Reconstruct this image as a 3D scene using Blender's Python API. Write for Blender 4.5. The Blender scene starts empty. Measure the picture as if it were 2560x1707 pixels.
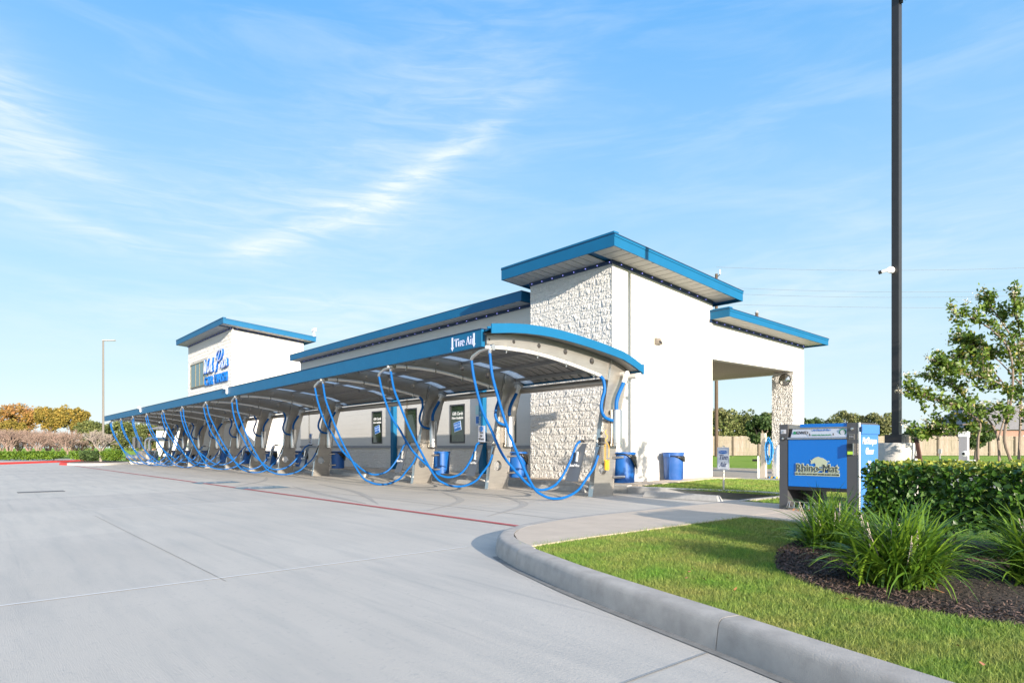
import bpy, bmesh, math, random
import numpy as np
from mathutils import Vector, Matrix
from math import sin, cos, pi, radians as R

random.seed(7); rng = np.random.default_rng(7)
scene = bpy.context.scene
COL = scene.collection

# ---------------------------------------------------------------- camera
TH = R(40.2)
CAM = Vector((9.56, -10.33, 1.095))
cd = bpy.data.cameras.new('camera'); cam = bpy.data.objects.new('camera', cd); COL.objects.link(cam)
cam.location = CAM; cam.rotation_euler = (R(90), 0, R(90) - TH)
cd.sensor_width = 36; cd.lens = 22.88; cd.shift_y = 0.1021; cd.clip_end = 2000; cd.clip_start = 0.05
scene.camera = cam

# ---------------------------------------------------------------- light
SUN_EL, SUN_DIR = 12.6, Vector((0.970, -0.243, 0)).normalized()     # SUN_DIR points at the sun
SUN_STRENGTH, SKY_STRENGTH, EXPOSURE = 4.6, 0.10, 1.2
w = bpy.data.worlds.new('World'); scene.world = w; w.use_nodes = True
nt = w.node_tree; N = nt.nodes; L = nt.links
for n in list(N): N.remove(n)
def wn(t, **k):
    n = N.new(t)
    for a, b in k.items(): setattr(n, a, b)
    return n
def wmath(op, a, b=None, c=None, clamp=False):
    n = wn('ShaderNodeMath', operation=op); n.use_clamp = clamp
    for i, v in enumerate((a, b, c)):
        if v is None: continue
        if isinstance(v, (int, float)): n.inputs[i].default_value = v
        else: L.new(v, n.inputs[i])
    return n.outputs[0]
out = wn('ShaderNodeOutputWorld'); bg = wn('ShaderNodeBackground'); L.new(bg.outputs[0], out.inputs[0])
sky = wn('ShaderNodeTexSky', sky_type='NISHITA'); sky.sun_disc = False
sky.sun_elevation = R(SUN_EL); sky.sun_rotation = math.atan2(SUN_DIR.x, SUN_DIR.y)
sky.altitude = 0; sky.air_density = 1.0; sky.dust_density = 0.6; sky.ozone_density = 1.5
tc = wn('ShaderNodeTexCoord'); sep = wn('ShaderNodeSeparateXYZ'); L.new(tc.outputs['Generated'], sep.inputs[0])
X_, Y_, Z_ = sep.outputs
el = wmath('ARCSINE', Z_)
# azimuth measured from the photograph's viewing bearing, positive to the right
fx, fy = -cos(TH), sin(TH); rx, ry = sin(TH), cos(TH)
fwd = wmath('ADD', wmath('MULTIPLY', X_, fx), wmath('MULTIPLY', Y_, fy))
rgt = wmath('ADD', wmath('MULTIPLY', X_, rx), wmath('MULTIPLY', Y_, ry))
az = wmath('ARCTAN2', rgt, fwd)
ramp = wn('ShaderNodeValToRGB'); L.new(wmath('MULTIPLY', el, 1 / 1.5708, clamp=True), ramp.inputs[0])
e = ramp.color_ramp.elements
e[0].position = 0.0; e[0].color = (0.72, 0.82, 0.86, 1)
e[1].position = 1.0; e[1].color = (0.05, 0.24, 0.65, 1)
for p, c in ((0.05, (0.60, 0.77, 0.86)), (0.13, (0.42, 0.67, 0.86)), (0.24, (0.28, 0.56, 0.87)), (0.38, (0.13, 0.425, 0.87)), (0.6, (0.10, 0.36, 0.78))):
    q = ramp.color_ramp.elements.new(p); q.color = c + (1,)
# blend of the physical sky with the clean late-day gradient of the photograph
skg = wn('ShaderNodeVectorMath', operation='SCALE'); L.new(sky.outputs[0], skg.inputs[0]); skg.inputs['Scale'].default_value = 1.0
rsc = wn('ShaderNodeVectorMath', operation='SCALE'); L.new(ramp.outputs[0], rsc.inputs[0]); rsc.inputs['Scale'].default_value = 5.2
mixa = wn('ShaderNodeMix', data_type='RGBA'); mixa.inputs[0].default_value = 0.90
L.new(skg.outputs[0], mixa.inputs[6]); L.new(rsc.outputs[0], mixa.inputs[7])
# cirrus: stretched noise in azimuth/elevation plus a few long wisps
def blob(a0, e0, la, le, rot):
    a0, e0, la, le, rot = R(a0), R(e0), R(la), R(le), R(rot)
    da = wmath('SUBTRACT', az, a0); de = wmath('SUBTRACT', el, e0)
    u = wmath('DIVIDE', wmath('ADD', wmath('MULTIPLY', da, cos(rot)), wmath('MULTIPLY', de, sin(rot))), la)
    v = wmath('DIVIDE', wmath('SUBTRACT', wmath('MULTIPLY', de, cos(rot)), wmath('MULTIPLY', da, sin(rot))), le)
    d = wmath('ADD', wmath('MULTIPLY', u, u), wmath('MULTIPLY', v, v))
    return wmath('POWER', 2.718, wmath('MULTIPLY', d, -1.0))
def cnoise(sx, sy, rot, scale, detail=8, dist=0.0):
    cmb = wn('ShaderNodeCombineXYZ'); L.new(az, cmb.inputs[0]); L.new(el, cmb.inputs[1])
    mp = wn('ShaderNodeMapping'); L.new(cmb.outputs[0], mp.inputs[0])
    mp.inputs['Rotation'].default_value = (0, 0, R(rot)); mp.inputs['Scale'].default_value = (sx, sy, 1)
    nz = wn('ShaderNodeTexNoise'); L.new(mp.outputs[0], nz.inputs['Vector'])
    nz.inputs['Scale'].default_value = scale; nz.inputs['Detail'].default_value = detail; nz.inputs['Roughness'].default_value = 0.6
    nz.inputs['Distortion'].default_value = dist
    return nz.outputs[0]
def smooth(v, a, b):
    n = wn('ShaderNodeMapRange', interpolation_type='SMOOTHSTEP'); L.new(v, n.inputs[0])
    n.inputs[1].default_value = a; n.inputs[2].default_value = b
    return n.outputs[0]
n1 = smooth(cnoise(1, 5, -28, 3.2, 9, 0.6), 0.42, 0.75)
n2 = smooth(cnoise(1, 7, -35, 9.0, 9, 0.8), 0.30, 0.80)
n3 = smooth(cnoise(1, 4, 8, 4.0, 9, 0.5), 0.38, 0.8)
tot = None
# (azimuth, elevation, half length, half height, tilt, weight)
for a0, e0, la, le, rt, wt in ((-9, 22, 10, 1.0, 31, .85), (-13, 19.5, 6, 1.3, 8, .55), (-20.5, 16.3, 3.4, .8, 22, .8),
                               (-41, 22, 6.5, 4.0, -28, .95), (-34, 20.5, 8, 1.6, -24, .4), (-33, 15.6, 5, .8, -10, .6),
                               (-14, 11.4, 18, 1.2, 3, .7), (-17, 9.2, 12, 1.1, 2, .6), (-22, 18, 12, 5, 10, .35), (17, 11, 12, 3.6, -8, .35),
                               (-6, 27, 14, 7, 40, .35), (30, 14, 14, 5, 10, .3), (75, 25, 25, 9, 12, .6), (-100, 22, 30, 8, 5, .6), (150, 24, 40, 9, 3, .7)):
    b = wmath('MULTIPLY', blob(a0, e0, la, le, rt), wt)
    tot = b if tot is None else wmath('ADD', tot, b)
streak = wmath('MULTIPLY', tot, wmath('ADD', wmath('MULTIPLY', n2, 0.75), 0.22))
veil = wmath('MULTIPLY', wmath('MULTIPLY', n1, 0.20), smooth(el, -0.02, 0.2))
low = wmath('MULTIPLY', n3, wmath('MULTIPLY', smooth(el, 0.5, 0.05), 0.22))
cover = wmath('ADD', wmath('ADD', streak, veil), low, clamp=True)
cover = wmath('MULTIPLY', cover, 0.92, clamp=True)
mixc = wn('ShaderNodeMix', data_type='RGBA'); L.new(cover, mixc.inputs[0]); L.new(mixa.outputs[2], mixc.inputs[6])
mixc.inputs[7].default_value = (4.1, 4.5, 4.7, 1)
# the sky whitens and brightens towards the low sun, behind the camera
sd = wmath('ADD', wmath('MULTIPLY', X_, SUN_DIR.x * .976), wmath('ADD', wmath('MULTIPLY', Y_, SUN_DIR.y * .976), wmath('MULTIPLY', Z_, .218)))
glow = wmath('MULTIPLY', smooth(sd, 0.15, 1.0), 0.85)
mixg = wn('ShaderNodeMix', data_type='RGBA'); L.new(glow, mixg.inputs[0]); L.new(mixc.outputs[2], mixg.inputs[6])
mixg.inputs[7].default_value = (8.2, 8.3, 8.6, 1)
L.new(mixg.outputs[2], bg.inputs[0]); bg.inputs[1].default_value = SKY_STRENGTH

sl = bpy.data.lights.new('sun', 'SUN'); sl.energy = SUN_STRENGTH; sl.angle = R(0.5); sl.color = (1.0, 0.89, 0.74)
sun = bpy.data.objects.new('sun', sl); COL.objects.link(sun)
sv = Vector((SUN_DIR.x * cos(R(SUN_EL)), SUN_DIR.y * cos(R(SUN_EL)), sin(R(SUN_EL))))
sun.rotation_euler = (-sv).to_track_quat('-Z', 'Y').to_euler()
sun.location = (30, -20, 30)
scene.view_settings.view_transform = 'Standard'; scene.view_settings.look = 'None'
scene.view_settings.exposure = EXPOSURE; scene.view_settings.gamma = 1
scene.render.engine = 'CYCLES'

# ---------------------------------------------------------------- materials
MATS = {}
def mat(name, col, rough=0.6, metal=0.0, var=0.0, vscale=4.0, bump=0.0, bscale=30.0, spec=0.5, col2=None, stretch=None, island=0.0, trans=0.0, emit=None, coat=0.0):
    if name in MATS: return MATS[name]
    m = bpy.data.materials.new(name); m.use_nodes = True; MATS[name] = m
    t = m.node_tree; p = t.nodes['Principled BSDF']; lk = t.links
    p.inputs['Roughness'].default_value = rough; p.inputs['Metallic'].default_value = metal
    p.inputs['Specular IOR Level'].default_value = spec
    p.inputs['Coat Weight'].default_value = coat
    p.inputs['Base Color'].default_value = tuple(col) + (1,)
    geo = t.nodes.new('ShaderNodeNewGeometry'); vec = geo.outputs['Position']
    if stretch:
        mp = t.nodes.new('ShaderNodeMapping'); lk.new(vec, mp.inputs[0]); mp.inputs['Scale'].default_value = stretch; vec = mp.outputs[0]
    csrc = None
    if var > 0:
        nz = t.nodes.new('ShaderNodeTexNoise'); lk.new(vec, nz.inputs['Vector']); nz.inputs['Scale'].default_value = vscale
        nz.inputs['Detail'].default_value = 7; nz.inputs['Roughness'].default_value = 0.62
        mr = t.nodes.new('ShaderNodeMapRange'); lk.new(nz.outputs[0], mr.inputs[0]); mr.inputs[1].default_value = .3; mr.inputs[2].default_value = .7
        mx = t.nodes.new('ShaderNodeMix'); mx.data_type = 'RGBA'; lk.new(mr.outputs[0], mx.inputs[0])
        c2 = col2 if col2 else tuple(c * (1 - var) for c in col)
        mx.inputs[6].default_value = tuple(c2) + (1,); mx.inputs[7].default_value = tuple(col) + (1,)
        csrc = mx.outputs[2]
    if island > 0:
        hs = t.nodes.new('ShaderNodeHueSaturation')
        if csrc: lk.new(csrc, hs.inputs['Color'])
        else: hs.inputs['Color'].default_value = tuple(col) + (1,)
        mr2 = t.nodes.new('ShaderNodeMapRange'); lk.new(geo.outputs['Random Per Island'], mr2.inputs[0])
        mr2.inputs[3].default_value = 1 - island; mr2.inputs[4].default_value = 1 + island
        lk.new(mr2.outputs[0], hs.inputs['Value'])
        mr3 = t.nodes.new('ShaderNodeMapRange'); lk.new(geo.outputs['Random Per Island'], mr3.inputs[0])
        mr3.inputs[3].default_value = 0.515; mr3.inputs[4].default_value = 0.475
        lk.new(mr3.outputs[0], hs.inputs['Hue'])
        csrc = hs.outputs[0]
    if csrc: lk.new(csrc, p.inputs['Base Color'])
    if bump > 0:
        nb = t.nodes.new('ShaderNodeTexNoise'); lk.new(vec, nb.inputs['Vector']); nb.inputs['Scale'].default_value = bscale; nb.inputs['Detail'].default_value = 6
        bp = t.nodes.new('ShaderNodeBump'); lk.new(nb.outputs[0], bp.inputs['Height']); bp.inputs['Strength'].default_value = 1; bp.inputs['Distance'].default_value = bump
        lk.new(bp.outputs[0], p.inputs['Normal'])
    if trans > 0:
        o = t.nodes['Material Output']; tr = t.nodes.new('ShaderNodeBsdfTranslucent'); ms = t.nodes.new('ShaderNodeMixShader')
        if csrc: lk.new(csrc, tr.inputs[0])
        else: tr.inputs[0].default_value = tuple(col) + (1,)
        ms.inputs[0].default_value = trans; lk.new(p.outputs[0], ms.inputs[1]); lk.new(tr.outputs[0], ms.inputs[2]); lk.new(ms.outputs[0], o.inputs[0])
    if emit:
        p.inputs['Emission Color'].default_value = tuple(emit[0]) + (1,); p.inputs['Emission Strength'].default_value = emit[1]
    return m

def M_wall():
    m = bpy.data.materials.new('painted_block_wall'); m.use_nodes = True
    t = m.node_tree; p = t.nodes['Principled BSDF']; lk = t.links
    geo = t.nodes.new('ShaderNodeNewGeometry'); s = t.nodes.new('ShaderNodeSeparateXYZ'); lk.new(geo.outputs['Position'], s.inputs[0])
    ad = t.nodes.new('ShaderNodeMath'); lk.new(s.outputs[0], ad.inputs[0]); lk.new(s.outputs[1], ad.inputs[1])
    zz = t.nodes.new('ShaderNodeMath'); zz.operation = 'SUBTRACT'; lk.new(s.outputs[2], zz.inputs[0]); zz.inputs[1].default_value = 0.19
    cb = t.nodes.new('ShaderNodeCombineXYZ'); lk.new(ad.outputs[0], cb.inputs[0]); lk.new(zz.outputs[0], cb.inputs[1])
    br = t.nodes.new('ShaderNodeTexBrick'); lk.new(cb.outputs[0], br.inputs['Vector']); br.inputs['Scale'].default_value = 1
    br.inputs['Brick Width'].default_value = .4064; br.inputs['Row Height'].default_value = .2032; br.inputs['Mortar Size'].default_value = .008; br.inputs['Mortar Smooth'].default_value = .6
    br.inputs['Color1'].default_value = (1, 1, 1, 1); br.inputs['Color2'].default_value = (1, 1, 1, 1); br.inputs['Mortar'].default_value = (0, 0, 0, 1)
    nz = t.nodes.new('ShaderNodeTexNoise'); lk.new(geo.outputs['Position'], nz.inputs['Vector']); nz.inputs['Scale'].default_value = 60; nz.inputs['Detail'].default_value = 5
    b1 = t.nodes.new('ShaderNodeBump'); lk.new(nz.outputs[0], b1.inputs['Height']); b1.inputs['Distance'].default_value = .004; b1.inputs['Strength'].default_value = .8
    b2 = t.nodes.new('ShaderNodeBump'); lk.new(br.outputs['Color'], b2.inputs['Height']); b2.inputs['Distance'].default_value = .006; b2.inputs['Strength'].default_value = .7
    lk.new(b1.outputs[0], b2.inputs['Normal']); lk.new(b2.outputs[0], p.inputs['Normal'])
    n2 = t.nodes.new('ShaderNodeTexNoise'); lk.new(geo.outputs['Position'], n2.inputs['Vector']); n2.inputs['Scale'].default_value = 1.3; n2.inputs['Detail'].default_value = 6
    mx = t.nodes.new('ShaderNodeMix'); mx.data_type = 'RGBA'; lk.new(n2.outputs[0], mx.inputs[0])
    mx.inputs[6].default_value = (.56, .54, .505, 1); mx.inputs[7].default_value = (.63, .61, .575, 1)
    lk.new(mx.outputs[2], p.inputs['Base Color']); p.inputs['Roughness'].default_value = .8
    return m
WALL = M_wall()
SPLIT = mat('split_face_block', (.70, .68, .65), .9, var=.10, vscale=14, bump=.024, bscale=62)
TEAL = mat('teal_blue_metal', (.004, .112, .248), .5, var=.12, vscale=2, spec=.25)
TEALD = mat('dark_blue_trim', (.008, .03, .09), .5)
STEEL = mat('stainless_steel', (.46, .43, .39), .36, .75, var=.18, vscale=3, stretch=(1, 1, 6))
STEEL2 = mat('brushed_steel', (.62, .60, .57), .27, .95, var=.1, vscale=5)
GALV = mat('galvanised_sheet', (.30, .30, .30), .45, .55, var=.15, vscale=6)
SOFFIT = mat('soffit_metal', (.44, .43, .41), .55, var=.08, vscale=3)
HOSE = mat('blue_hose', (.0, .10, .35), .5, spec=.25, var=.12, vscale=6, bump=.002, bscale=120)
HOSED = mat('dark_blue_hose', (.003, .09, .33), .4)
CAN = mat('blue_plastic', (.003, .085, .32), .42, var=.12, vscale=5)
CAN2 = mat('worn_blue_plastic', (.012, .085, .30), .45, var=.25, vscale=7, col2=(.04, .11, .34))
BAG = mat('black_bag', (.012, .011, .010), .25, bump=.03, bscale=14)
BLACK = mat('black_plastic', (.015, .015, .017), .45)
WHITEP = mat('white_pvc', (.72, .71, .68), .4, var=.06)
WHITE = mat('white_paint', (.78, .78, .78), .5)
CONC = mat('concrete_kerb', (.42, .41, .395), .9, var=.22, vscale=9, bump=.006, bscale=70)
KERB = mat('kerb_concrete', (.43, .395, .36), .92, var=.30, vscale=6, bump=.003, bscale=170)
WALK = mat('walk_concrete', (.52, .43, .345), .9, var=.14, vscale=3.5, bump=.003, bscale=90)
YEL = mat('yellow_coil', (.75, .42, .03), .4)
REDP = mat('red_paint', (.42, .035, .04), .75, var=.4, vscale=5, col2=(.40, .14, .14))
REDK = mat('red_kerb_paint', (.62, .05, .04), .7, var=.2, vscale=1.5)
BLUEP = mat('blue_ground_paint', (.05, .16, .24), .8, var=.5, vscale=6, col2=(.22, .27, .30))
GREYD = mat('dark_bronze_metal', (.035, .033, .034), .42, .3, var=.2, vscale=8)
MACH = mat('machine_blue', (.002, .135, .50), .35)
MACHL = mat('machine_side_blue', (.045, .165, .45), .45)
MACHG = mat('machine_grey', (.085, .085, .092), .42, .3)
SILV = mat('silver_decal', (.55, .55, .60), .35, .4)
GLASSD = mat('window_glass', (.012, .022, .018), .06, var=.7, vscale=1.4, col2=(.03, .06, .025), spec=.8)
GLASST = mat('tower_window_glass', (.05, .14, .16), .08, spec=.8, var=.3, vscale=.9)
FRAMED = mat('dark_window_frame', (.045, .047, .055), .45)
FRAMEB = mat('bronze_window_frame', (.16, .14, .09), .45)
SILL = mat('grey_sill_band', (.26, .27, .29), .7, var=.1)
WOOD = mat('fence_wood', (.33, .28, .22), .9, var=.35, vscale=3, stretch=(4, 4, .6), island=.14)
POLEW = mat('pole_wood', (.11, .075, .052), .9, var=.35, vscale=5, stretch=(3, 3, .5))
BARK = mat('smooth_bark', (.26, .20, .16), .85, var=.35, vscale=9)
BARKP = mat('pale_bare_bark', (.34, .29, .25), .9, var=.25)
BRUSH = mat('dry_brush_twigs', (.26, .19, .145), .95, island=.35)
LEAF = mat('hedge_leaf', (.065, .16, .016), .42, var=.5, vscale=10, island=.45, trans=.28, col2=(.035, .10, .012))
LEAFY = mat('hedge_sunlit_leaf', (.26, .30, .04), .42, island=.35, trans=.35)  # yellow sunlight on the hedge top is part of this colour
LEAFT = mat('tree_leaf', (.11, .19, .025), .45, island=.5, trans=.38)
LEAFO = mat('yellow_old_leaf', (.27, .25, .05), .5, island=.4, trans=.4)
FLOW = mat('cream_flower', (.62, .55, .40), .7, island=.25, trans=.2)
LIRI = mat('strap_leaf', (.105, .21, .02), .38, island=.55, trans=.3)
LIRD = mat('dead_strap_leaf', (.33, .16, .07), .8, island=.4)
SPIKE = mat('pale_flower_spike', (.45, .38, .32), .8, island=.3)
FAR1 = mat('orange_foliage', (.40, .22, .09), .8, var=.45, vscale=.6, island=.5, trans=.35, col2=(.34, .24, .04))
FAR2 = mat('golden_foliage', (.36, .27, .05), .8, var=.5, vscale=.5, island=.5, trans=.35, col2=(.20, .18, .03))
FAR3 = mat('olive_foliage', (.17, .20, .055), .8, var=.6, vscale=.6, island=.5, trans=.3, col2=(.07, .10, .03))
FAR4 = mat('far_green_foliage', (.13, .19, .05), .8, var=.5, vscale=.35, island=.45, trans=.3, col2=(.19, .17, .08))
FAR5 = mat('far_dark_foliage', (.07, .13, .035), .8, var=.4, vscale=.5, island=.5, trans=.3)
FARH = mat('left_hedge_leaf', (.10, .19, .015), .6, island=.5, trans=.3)
GRASSB = mat('grass_blade', (.13, .30, .03), .6, var=.6, vscale=2.1, island=.45, trans=.3, col2=(.29, .30, .08))
SOIL = mat('mulch_soil', (.030, .022, .018), .95, var=.5, vscale=24, bump=.03, bscale=40, col2=(.06, .045, .036))
CHIP = mat('mulch_chip', (.075, .052, .040), .9, island=.9)
ROOFR = mat('red_tile_roof', (.34, .10, .05), .8, var=.3)
ROOFG = mat('grey_shingle', (.22, .21, .21), .9, var=.3)
BRICKM = mat('pink_brick', (.34, .20, .16), .9, var=.3, vscale=9)
PALEP = mat('pale_render', (.70, .69, .66), .8)

def M_lawn(name, a, b, c, sc):
    m = bpy.data.materials.new(name); m.use_nodes = True
    t = m.node_tree; p = t.nodes['Principled BSDF']; lk = t.links
    geo = t.nodes.new('ShaderNodeNewGeometry')
    def nz(s, d=8):
        n = t.nodes.new('ShaderNodeTexNoise'); lk.new(geo.outputs['Position'], n.inputs['Vector']); n.inputs['Scale'].default_value = s; n.inputs['Detail'].default_value = d; return n.outputs[0]
    def mix(f, x, y, lo=.35, hi=.65):
        r = t.nodes.new('ShaderNodeMapRange'); lk.new(f, r.inputs[0]); r.inputs[1].default_value = lo; r.inputs[2].default_value = hi
        mx = t.nodes.new('ShaderNodeMix'); mx.data_type = 'RGBA'; lk.new(r.outputs[0], mx.inputs[0])
        for i, v in ((6, x), (7, y)):
            if isinstance(v, tuple): mx.inputs[i].default_value = v + (1,)
            else: lk.new(v, mx.inputs[i])
        return mx.outputs[2]
    o = mix(nz(sc), a, b); o = mix(nz(sc * 14), o, c, .45, .75)
    lk.new(o, p.inputs['Base Color']); p.inputs['Roughness'].default_value = .95; p.inputs['Specular IOR Level'].default_value = .1
    bp = t.nodes.new('ShaderNodeBump'); lk.new(nz(45, 5), bp.inputs['Height']); bp.inputs['Distance'].default_value = .06; lk.new(bp.outputs[0], p.inputs['Normal'])
    return m
LAWN = M_lawn('lawn_ground', (.08, .20, .02), (.14, .25, .03), (.24, .24, .08), 1.5)
LAWNF = M_lawn('far_lawn', (.17, .32, .03), (.25, .37, .05), (.30, .32, .10), .6)

def M_lot():
    m = bpy.data.materials.new('lot_concrete'); m.use_nodes = True
    t = m.node_tree; p = t.nodes['Principled BSDF']; lk = t.links
    geo = t.nodes.new('ShaderNodeNewGeometry')
    def nz(s, st=(1, 1, 1), d=8, rough=.6):
        mp = t.nodes.new('ShaderNodeMapping'); lk.new(geo.outputs['Position'], mp.inputs[0]); mp.inputs['Scale'].default_value = st
        n = t.nodes.new('ShaderNodeTexNoise'); lk.new(mp.outputs[0], n.inputs['Vector']); n.inputs['Scale'].default_value = s; n.inputs['Detail'].default_value = d; n.inputs['Roughness'].default_value = rough; return n.outputs[0]
    def mix(f, x, y, lo, hi):
        r = t.nodes.new('ShaderNodeMapRange'); lk.new(f, r.inputs[0]); r.inputs[1].default_value = lo; r.inputs[2].default_value = hi
        mx = t.nodes.new('ShaderNodeMix'); mx.data_type = 'RGBA'; lk.new(r.outputs[0], mx.inputs[0])
        for i, v in ((6, x), (7, y)):
            if isinstance(v, tuple): mx.inputs[i].default_value = v + (1,)
            else: lk.new(v, mx.inputs[i])
        return mx.outputs[2]
    o = mix(nz(.35), (.465, .430, .384), (.512, .474, .424), .35, .65)
    o = mix(nz(1.1, (.45, 3.5, 1)), (.405, .385, .355), o, .25, .55)        # traffic film lies along the lanes
    o = mix(nz(26), (.37, .355, .335), o, .22, .42)
    # pours differ slightly from slab to slab, with a few old drips
    br = t.nodes.new('ShaderNodeTexBrick'); mpb = t.nodes.new('ShaderNodeMapping'); lk.new(geo.outputs['Position'], mpb.inputs[0]); mpb.inputs['Location'].default_value = (-.02, 8.72 - .0, 0)
    lk.new(mpb.outputs[0], br.inputs['Vector']); br.offset = 0; br.inputs['Scale'].default_value = 1; br.inputs['Brick Width'].default_value = 4.08; br.inputs['Row Height'].default_value = 5.17; br.inputs['Mortar Size'].default_value = 0
    br.inputs['Color1'].default_value = (.94, .94, .945, 1); br.inputs['Color2'].default_value = (1.03, 1.03, 1.02, 1); br.inputs['Bias'].default_value = 0
    mu = t.nodes.new('ShaderNodeMix'); mu.data_type = 'RGBA'; mu.blend_type = 'MULTIPLY'; mu.inputs[0].default_value = 1; lk.new(o, mu.inputs[6]); lk.new(br.outputs['Color'], mu.inputs[7]); o = mu.outputs[2]
    o = mix(nz(3.1, d=3), o, (.27, .262, .25), .735, .80)
    o = mix(nz(.9, (.16, 5.0, 1), 6), (.30, .292, .28), o, .20, .40)
    lk.new(o, p.inputs['Base Color']); p.inputs['Roughness'].default_value = .82; p.inputs['Specular IOR Level'].default_value = .35
    b1 = t.nodes.new('ShaderNodeBump'); lk.new(nz(220, (.05, 1, 1), 3), b1.inputs['Height']); b1.inputs['Distance'].default_value = .0016    # broom finish
    b2 = t.nodes.new('ShaderNodeBump'); lk.new(nz(60, d=6), b2.inputs['Height']); b2.inputs['Distance'].default_value = .0022
    lk.new(b1.outputs[0], b2.inputs['Normal']); lk.new(b2.outputs[0], p.inputs['Normal'])
    return m
LOT = M_lot()

# ---------------------------------------------------------------- mesh helpers
class MB:
    def __init__(s): s.v = []; s.f = []
    def add(s, vs, fs):
        b = len(s.v); s.v += [tuple(v) for v in vs]; s.f += [tuple(b + i for i in f) for f in fs]; return s
    def box(s, x0, x1, y0, y1, z0, z1):
        vs = [(x, y, z) for z in (z0, z1) for y in (y0, y1) for x in (x0, x1)]
        return s.add(vs, [(0, 2, 3, 1), (4, 5, 7, 6), (0, 1, 5, 4), (2, 6, 7, 3), (0, 4, 6, 2), (1, 3, 7, 5)])
    def obox(s, c, ax, ay, az_):
        c, ax, ay, az_ = map(Vector, (c, ax, ay, az_))
        vs = [c + i * ax + j * ay + k * az_ for k in (-1, 1) for j in (-1, 1) for i in (-1, 1)]
        return s.add(vs, [(0, 2, 3, 1), (4, 5, 7, 6), (0, 1, 5, 4), (2, 6, 7, 3), (0, 4, 6, 2), (1, 3, 7, 5)])
    def tube(s, pts, r, n=10, cap=True):
        pts = [Vector(p) for p in pts]; m = len(pts)
        rr = r if isinstance(r, (list, tuple)) else [r] * m
        vs = []; up = Vector((0.13, 0.31, 0.94)).normalized(); prev = None
        for i, p in enumerate(pts):
            t = (pts[min(i + 1, m - 1)] - pts[max(i - 1, 0)]).normalized()
            a = prev - t * prev.dot(t) if prev is not None else up.cross(t)
            if a.length < 1e-5: a = Vector((1, 0, 0)).cross(t)
            a.normalize(); b = t.cross(a); prev = a
            for k in range(n):
                q = 2 * pi * k / n; vs.append(p + (a * cos(q) + b * sin(q)) * rr[i])
        fs = [(i * n + k, i * n + (k + 1) % n, (i + 1) * n + (k + 1) % n, (i + 1) * n + k) for i in range(m - 1) for k in range(n)]
        if cap: fs += [tuple(range(n - 1, -1, -1)), tuple((m - 1) * n + k for k in range(n))]
        return s.add(vs, fs)
    def lathe(s, prof, c=(0, 0, 0), n=24, axis='z'):
        vs = []
        for r, z in prof:
            for k in range(n):
                q = 2 * pi * k / n; x, y = r * cos(q), r * sin(q)
                if axis == 'z': vs.append((c[0] + x, c[1] + y, c[2] + z))
                elif axis == 'x': vs.append((c[0] + z, c[1] + x, c[2] + y))
                else: vs.append((c[0] + x, c[1] - z, c[2] + y))
        m = len(prof)
        fs = [(i * n + k, i * n + (k + 1) % n, (i + 1) * n + (k + 1) % n, (i + 1) * n + k) for i in range(m - 1) for k in range(n)]
        if prof[0][0] > 1e-4: fs.append(tuple(range(n - 1, -1, -1)))
        if prof[-1][0] > 1e-4: fs.append(tuple((m - 1) * n + k for k in range(n)))
        return s.add(vs, fs)
    def prism(s, poly, h0, h1, plane='xy'):
        n = len(poly)
        def P(a, b, h): return {'xy': (a, b, h), 'xz': (a, h, b), 'yz': (h, a, b)}[plane]
        vs = [P(a, b, h0) for a, b in poly] + [P(a, b, h1) for a, b in poly]
        return s.add(vs, [tuple(range(n - 1, -1, -1)), tuple(range(n, 2 * n))] + [(i, (i + 1) % n, n + (i + 1) % n, n + i) for i in range(n)])
    def mesh(s, name, smooth=False):
        me = bpy.data.meshes.new(name); me.from_pydata(s.v, [], s.f)
        bm = bmesh.new(); bm.from_mesh(me); bmesh.ops.recalc_face_normals(bm, faces=bm.faces); bm.to_mesh(me); bm.free()
        if smooth:
            me.shade_smooth() if hasattr(me, 'shade_smooth') else None
            try: me.set_sharp_from_angle(angle=R(35))
            except Exception: pass
        return me

def tag(o, label=None, cat=None, group=None, kind=None):
    if label: o['label'] = label
    if cat: o['category'] = cat
    if group: o['group'] = group
    if kind: o['kind'] = kind
    return o
def obj(name, mb, m, parent=None, smooth=False, loc=None):
    me = mb.mesh(name, smooth) if isinstance(mb, MB) else mb
    if m is not None and len(me.materials) == 0: me.materials.append(m)
    o = bpy.data.objects.new(name, me); COL.objects.link(o)
    if parent: o.parent = parent
    if loc: o.location = loc
    return o
def thing(name, label, cat, loc=(0, 0, 0), rz=0, group=None):
    o = bpy.data.objects.new(name, None); COL.objects.link(o); o.empty_display_size = .2
    o.location = loc; o.rotation_euler = (0, 0, rz); return tag(o, label, cat, group)
def dup(root, loc, label=None, rz=None):
    r = root.copy(); COL.objects.link(r); r.location = loc
    if rz is not None: r.rotation_euler = (0, 0, rz)
    if label: r['label'] = label
    for ch in list(root.children):
        c = ch.copy(); COL.objects.link(c); c.parent = r
        for g in list(ch.children):
            d = g.copy(); COL.objects.link(d); d.parent = c
    return r
def bezier(pts, n=40):      # catmull-rom through points
    P = [Vector(p) for p in pts]; P = [P[0] * 2 - P[1]] + P + [P[-1] * 2 - P[-2]]
    out = []; seg = len(P) - 3; k = max(2, n // seg)
    for i in range(seg):
        a, b, c, d = P[i:i + 4]
        for j in range(k):
            t = j / k; out.append(.5 * ((2 * b) + (c - a) * t + (2 * a - 5 * b + 4 * c - d) * t * t + (3 * b - a - 3 * c + d) * t ** 3))
    out.append(P[-2]); return out
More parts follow.
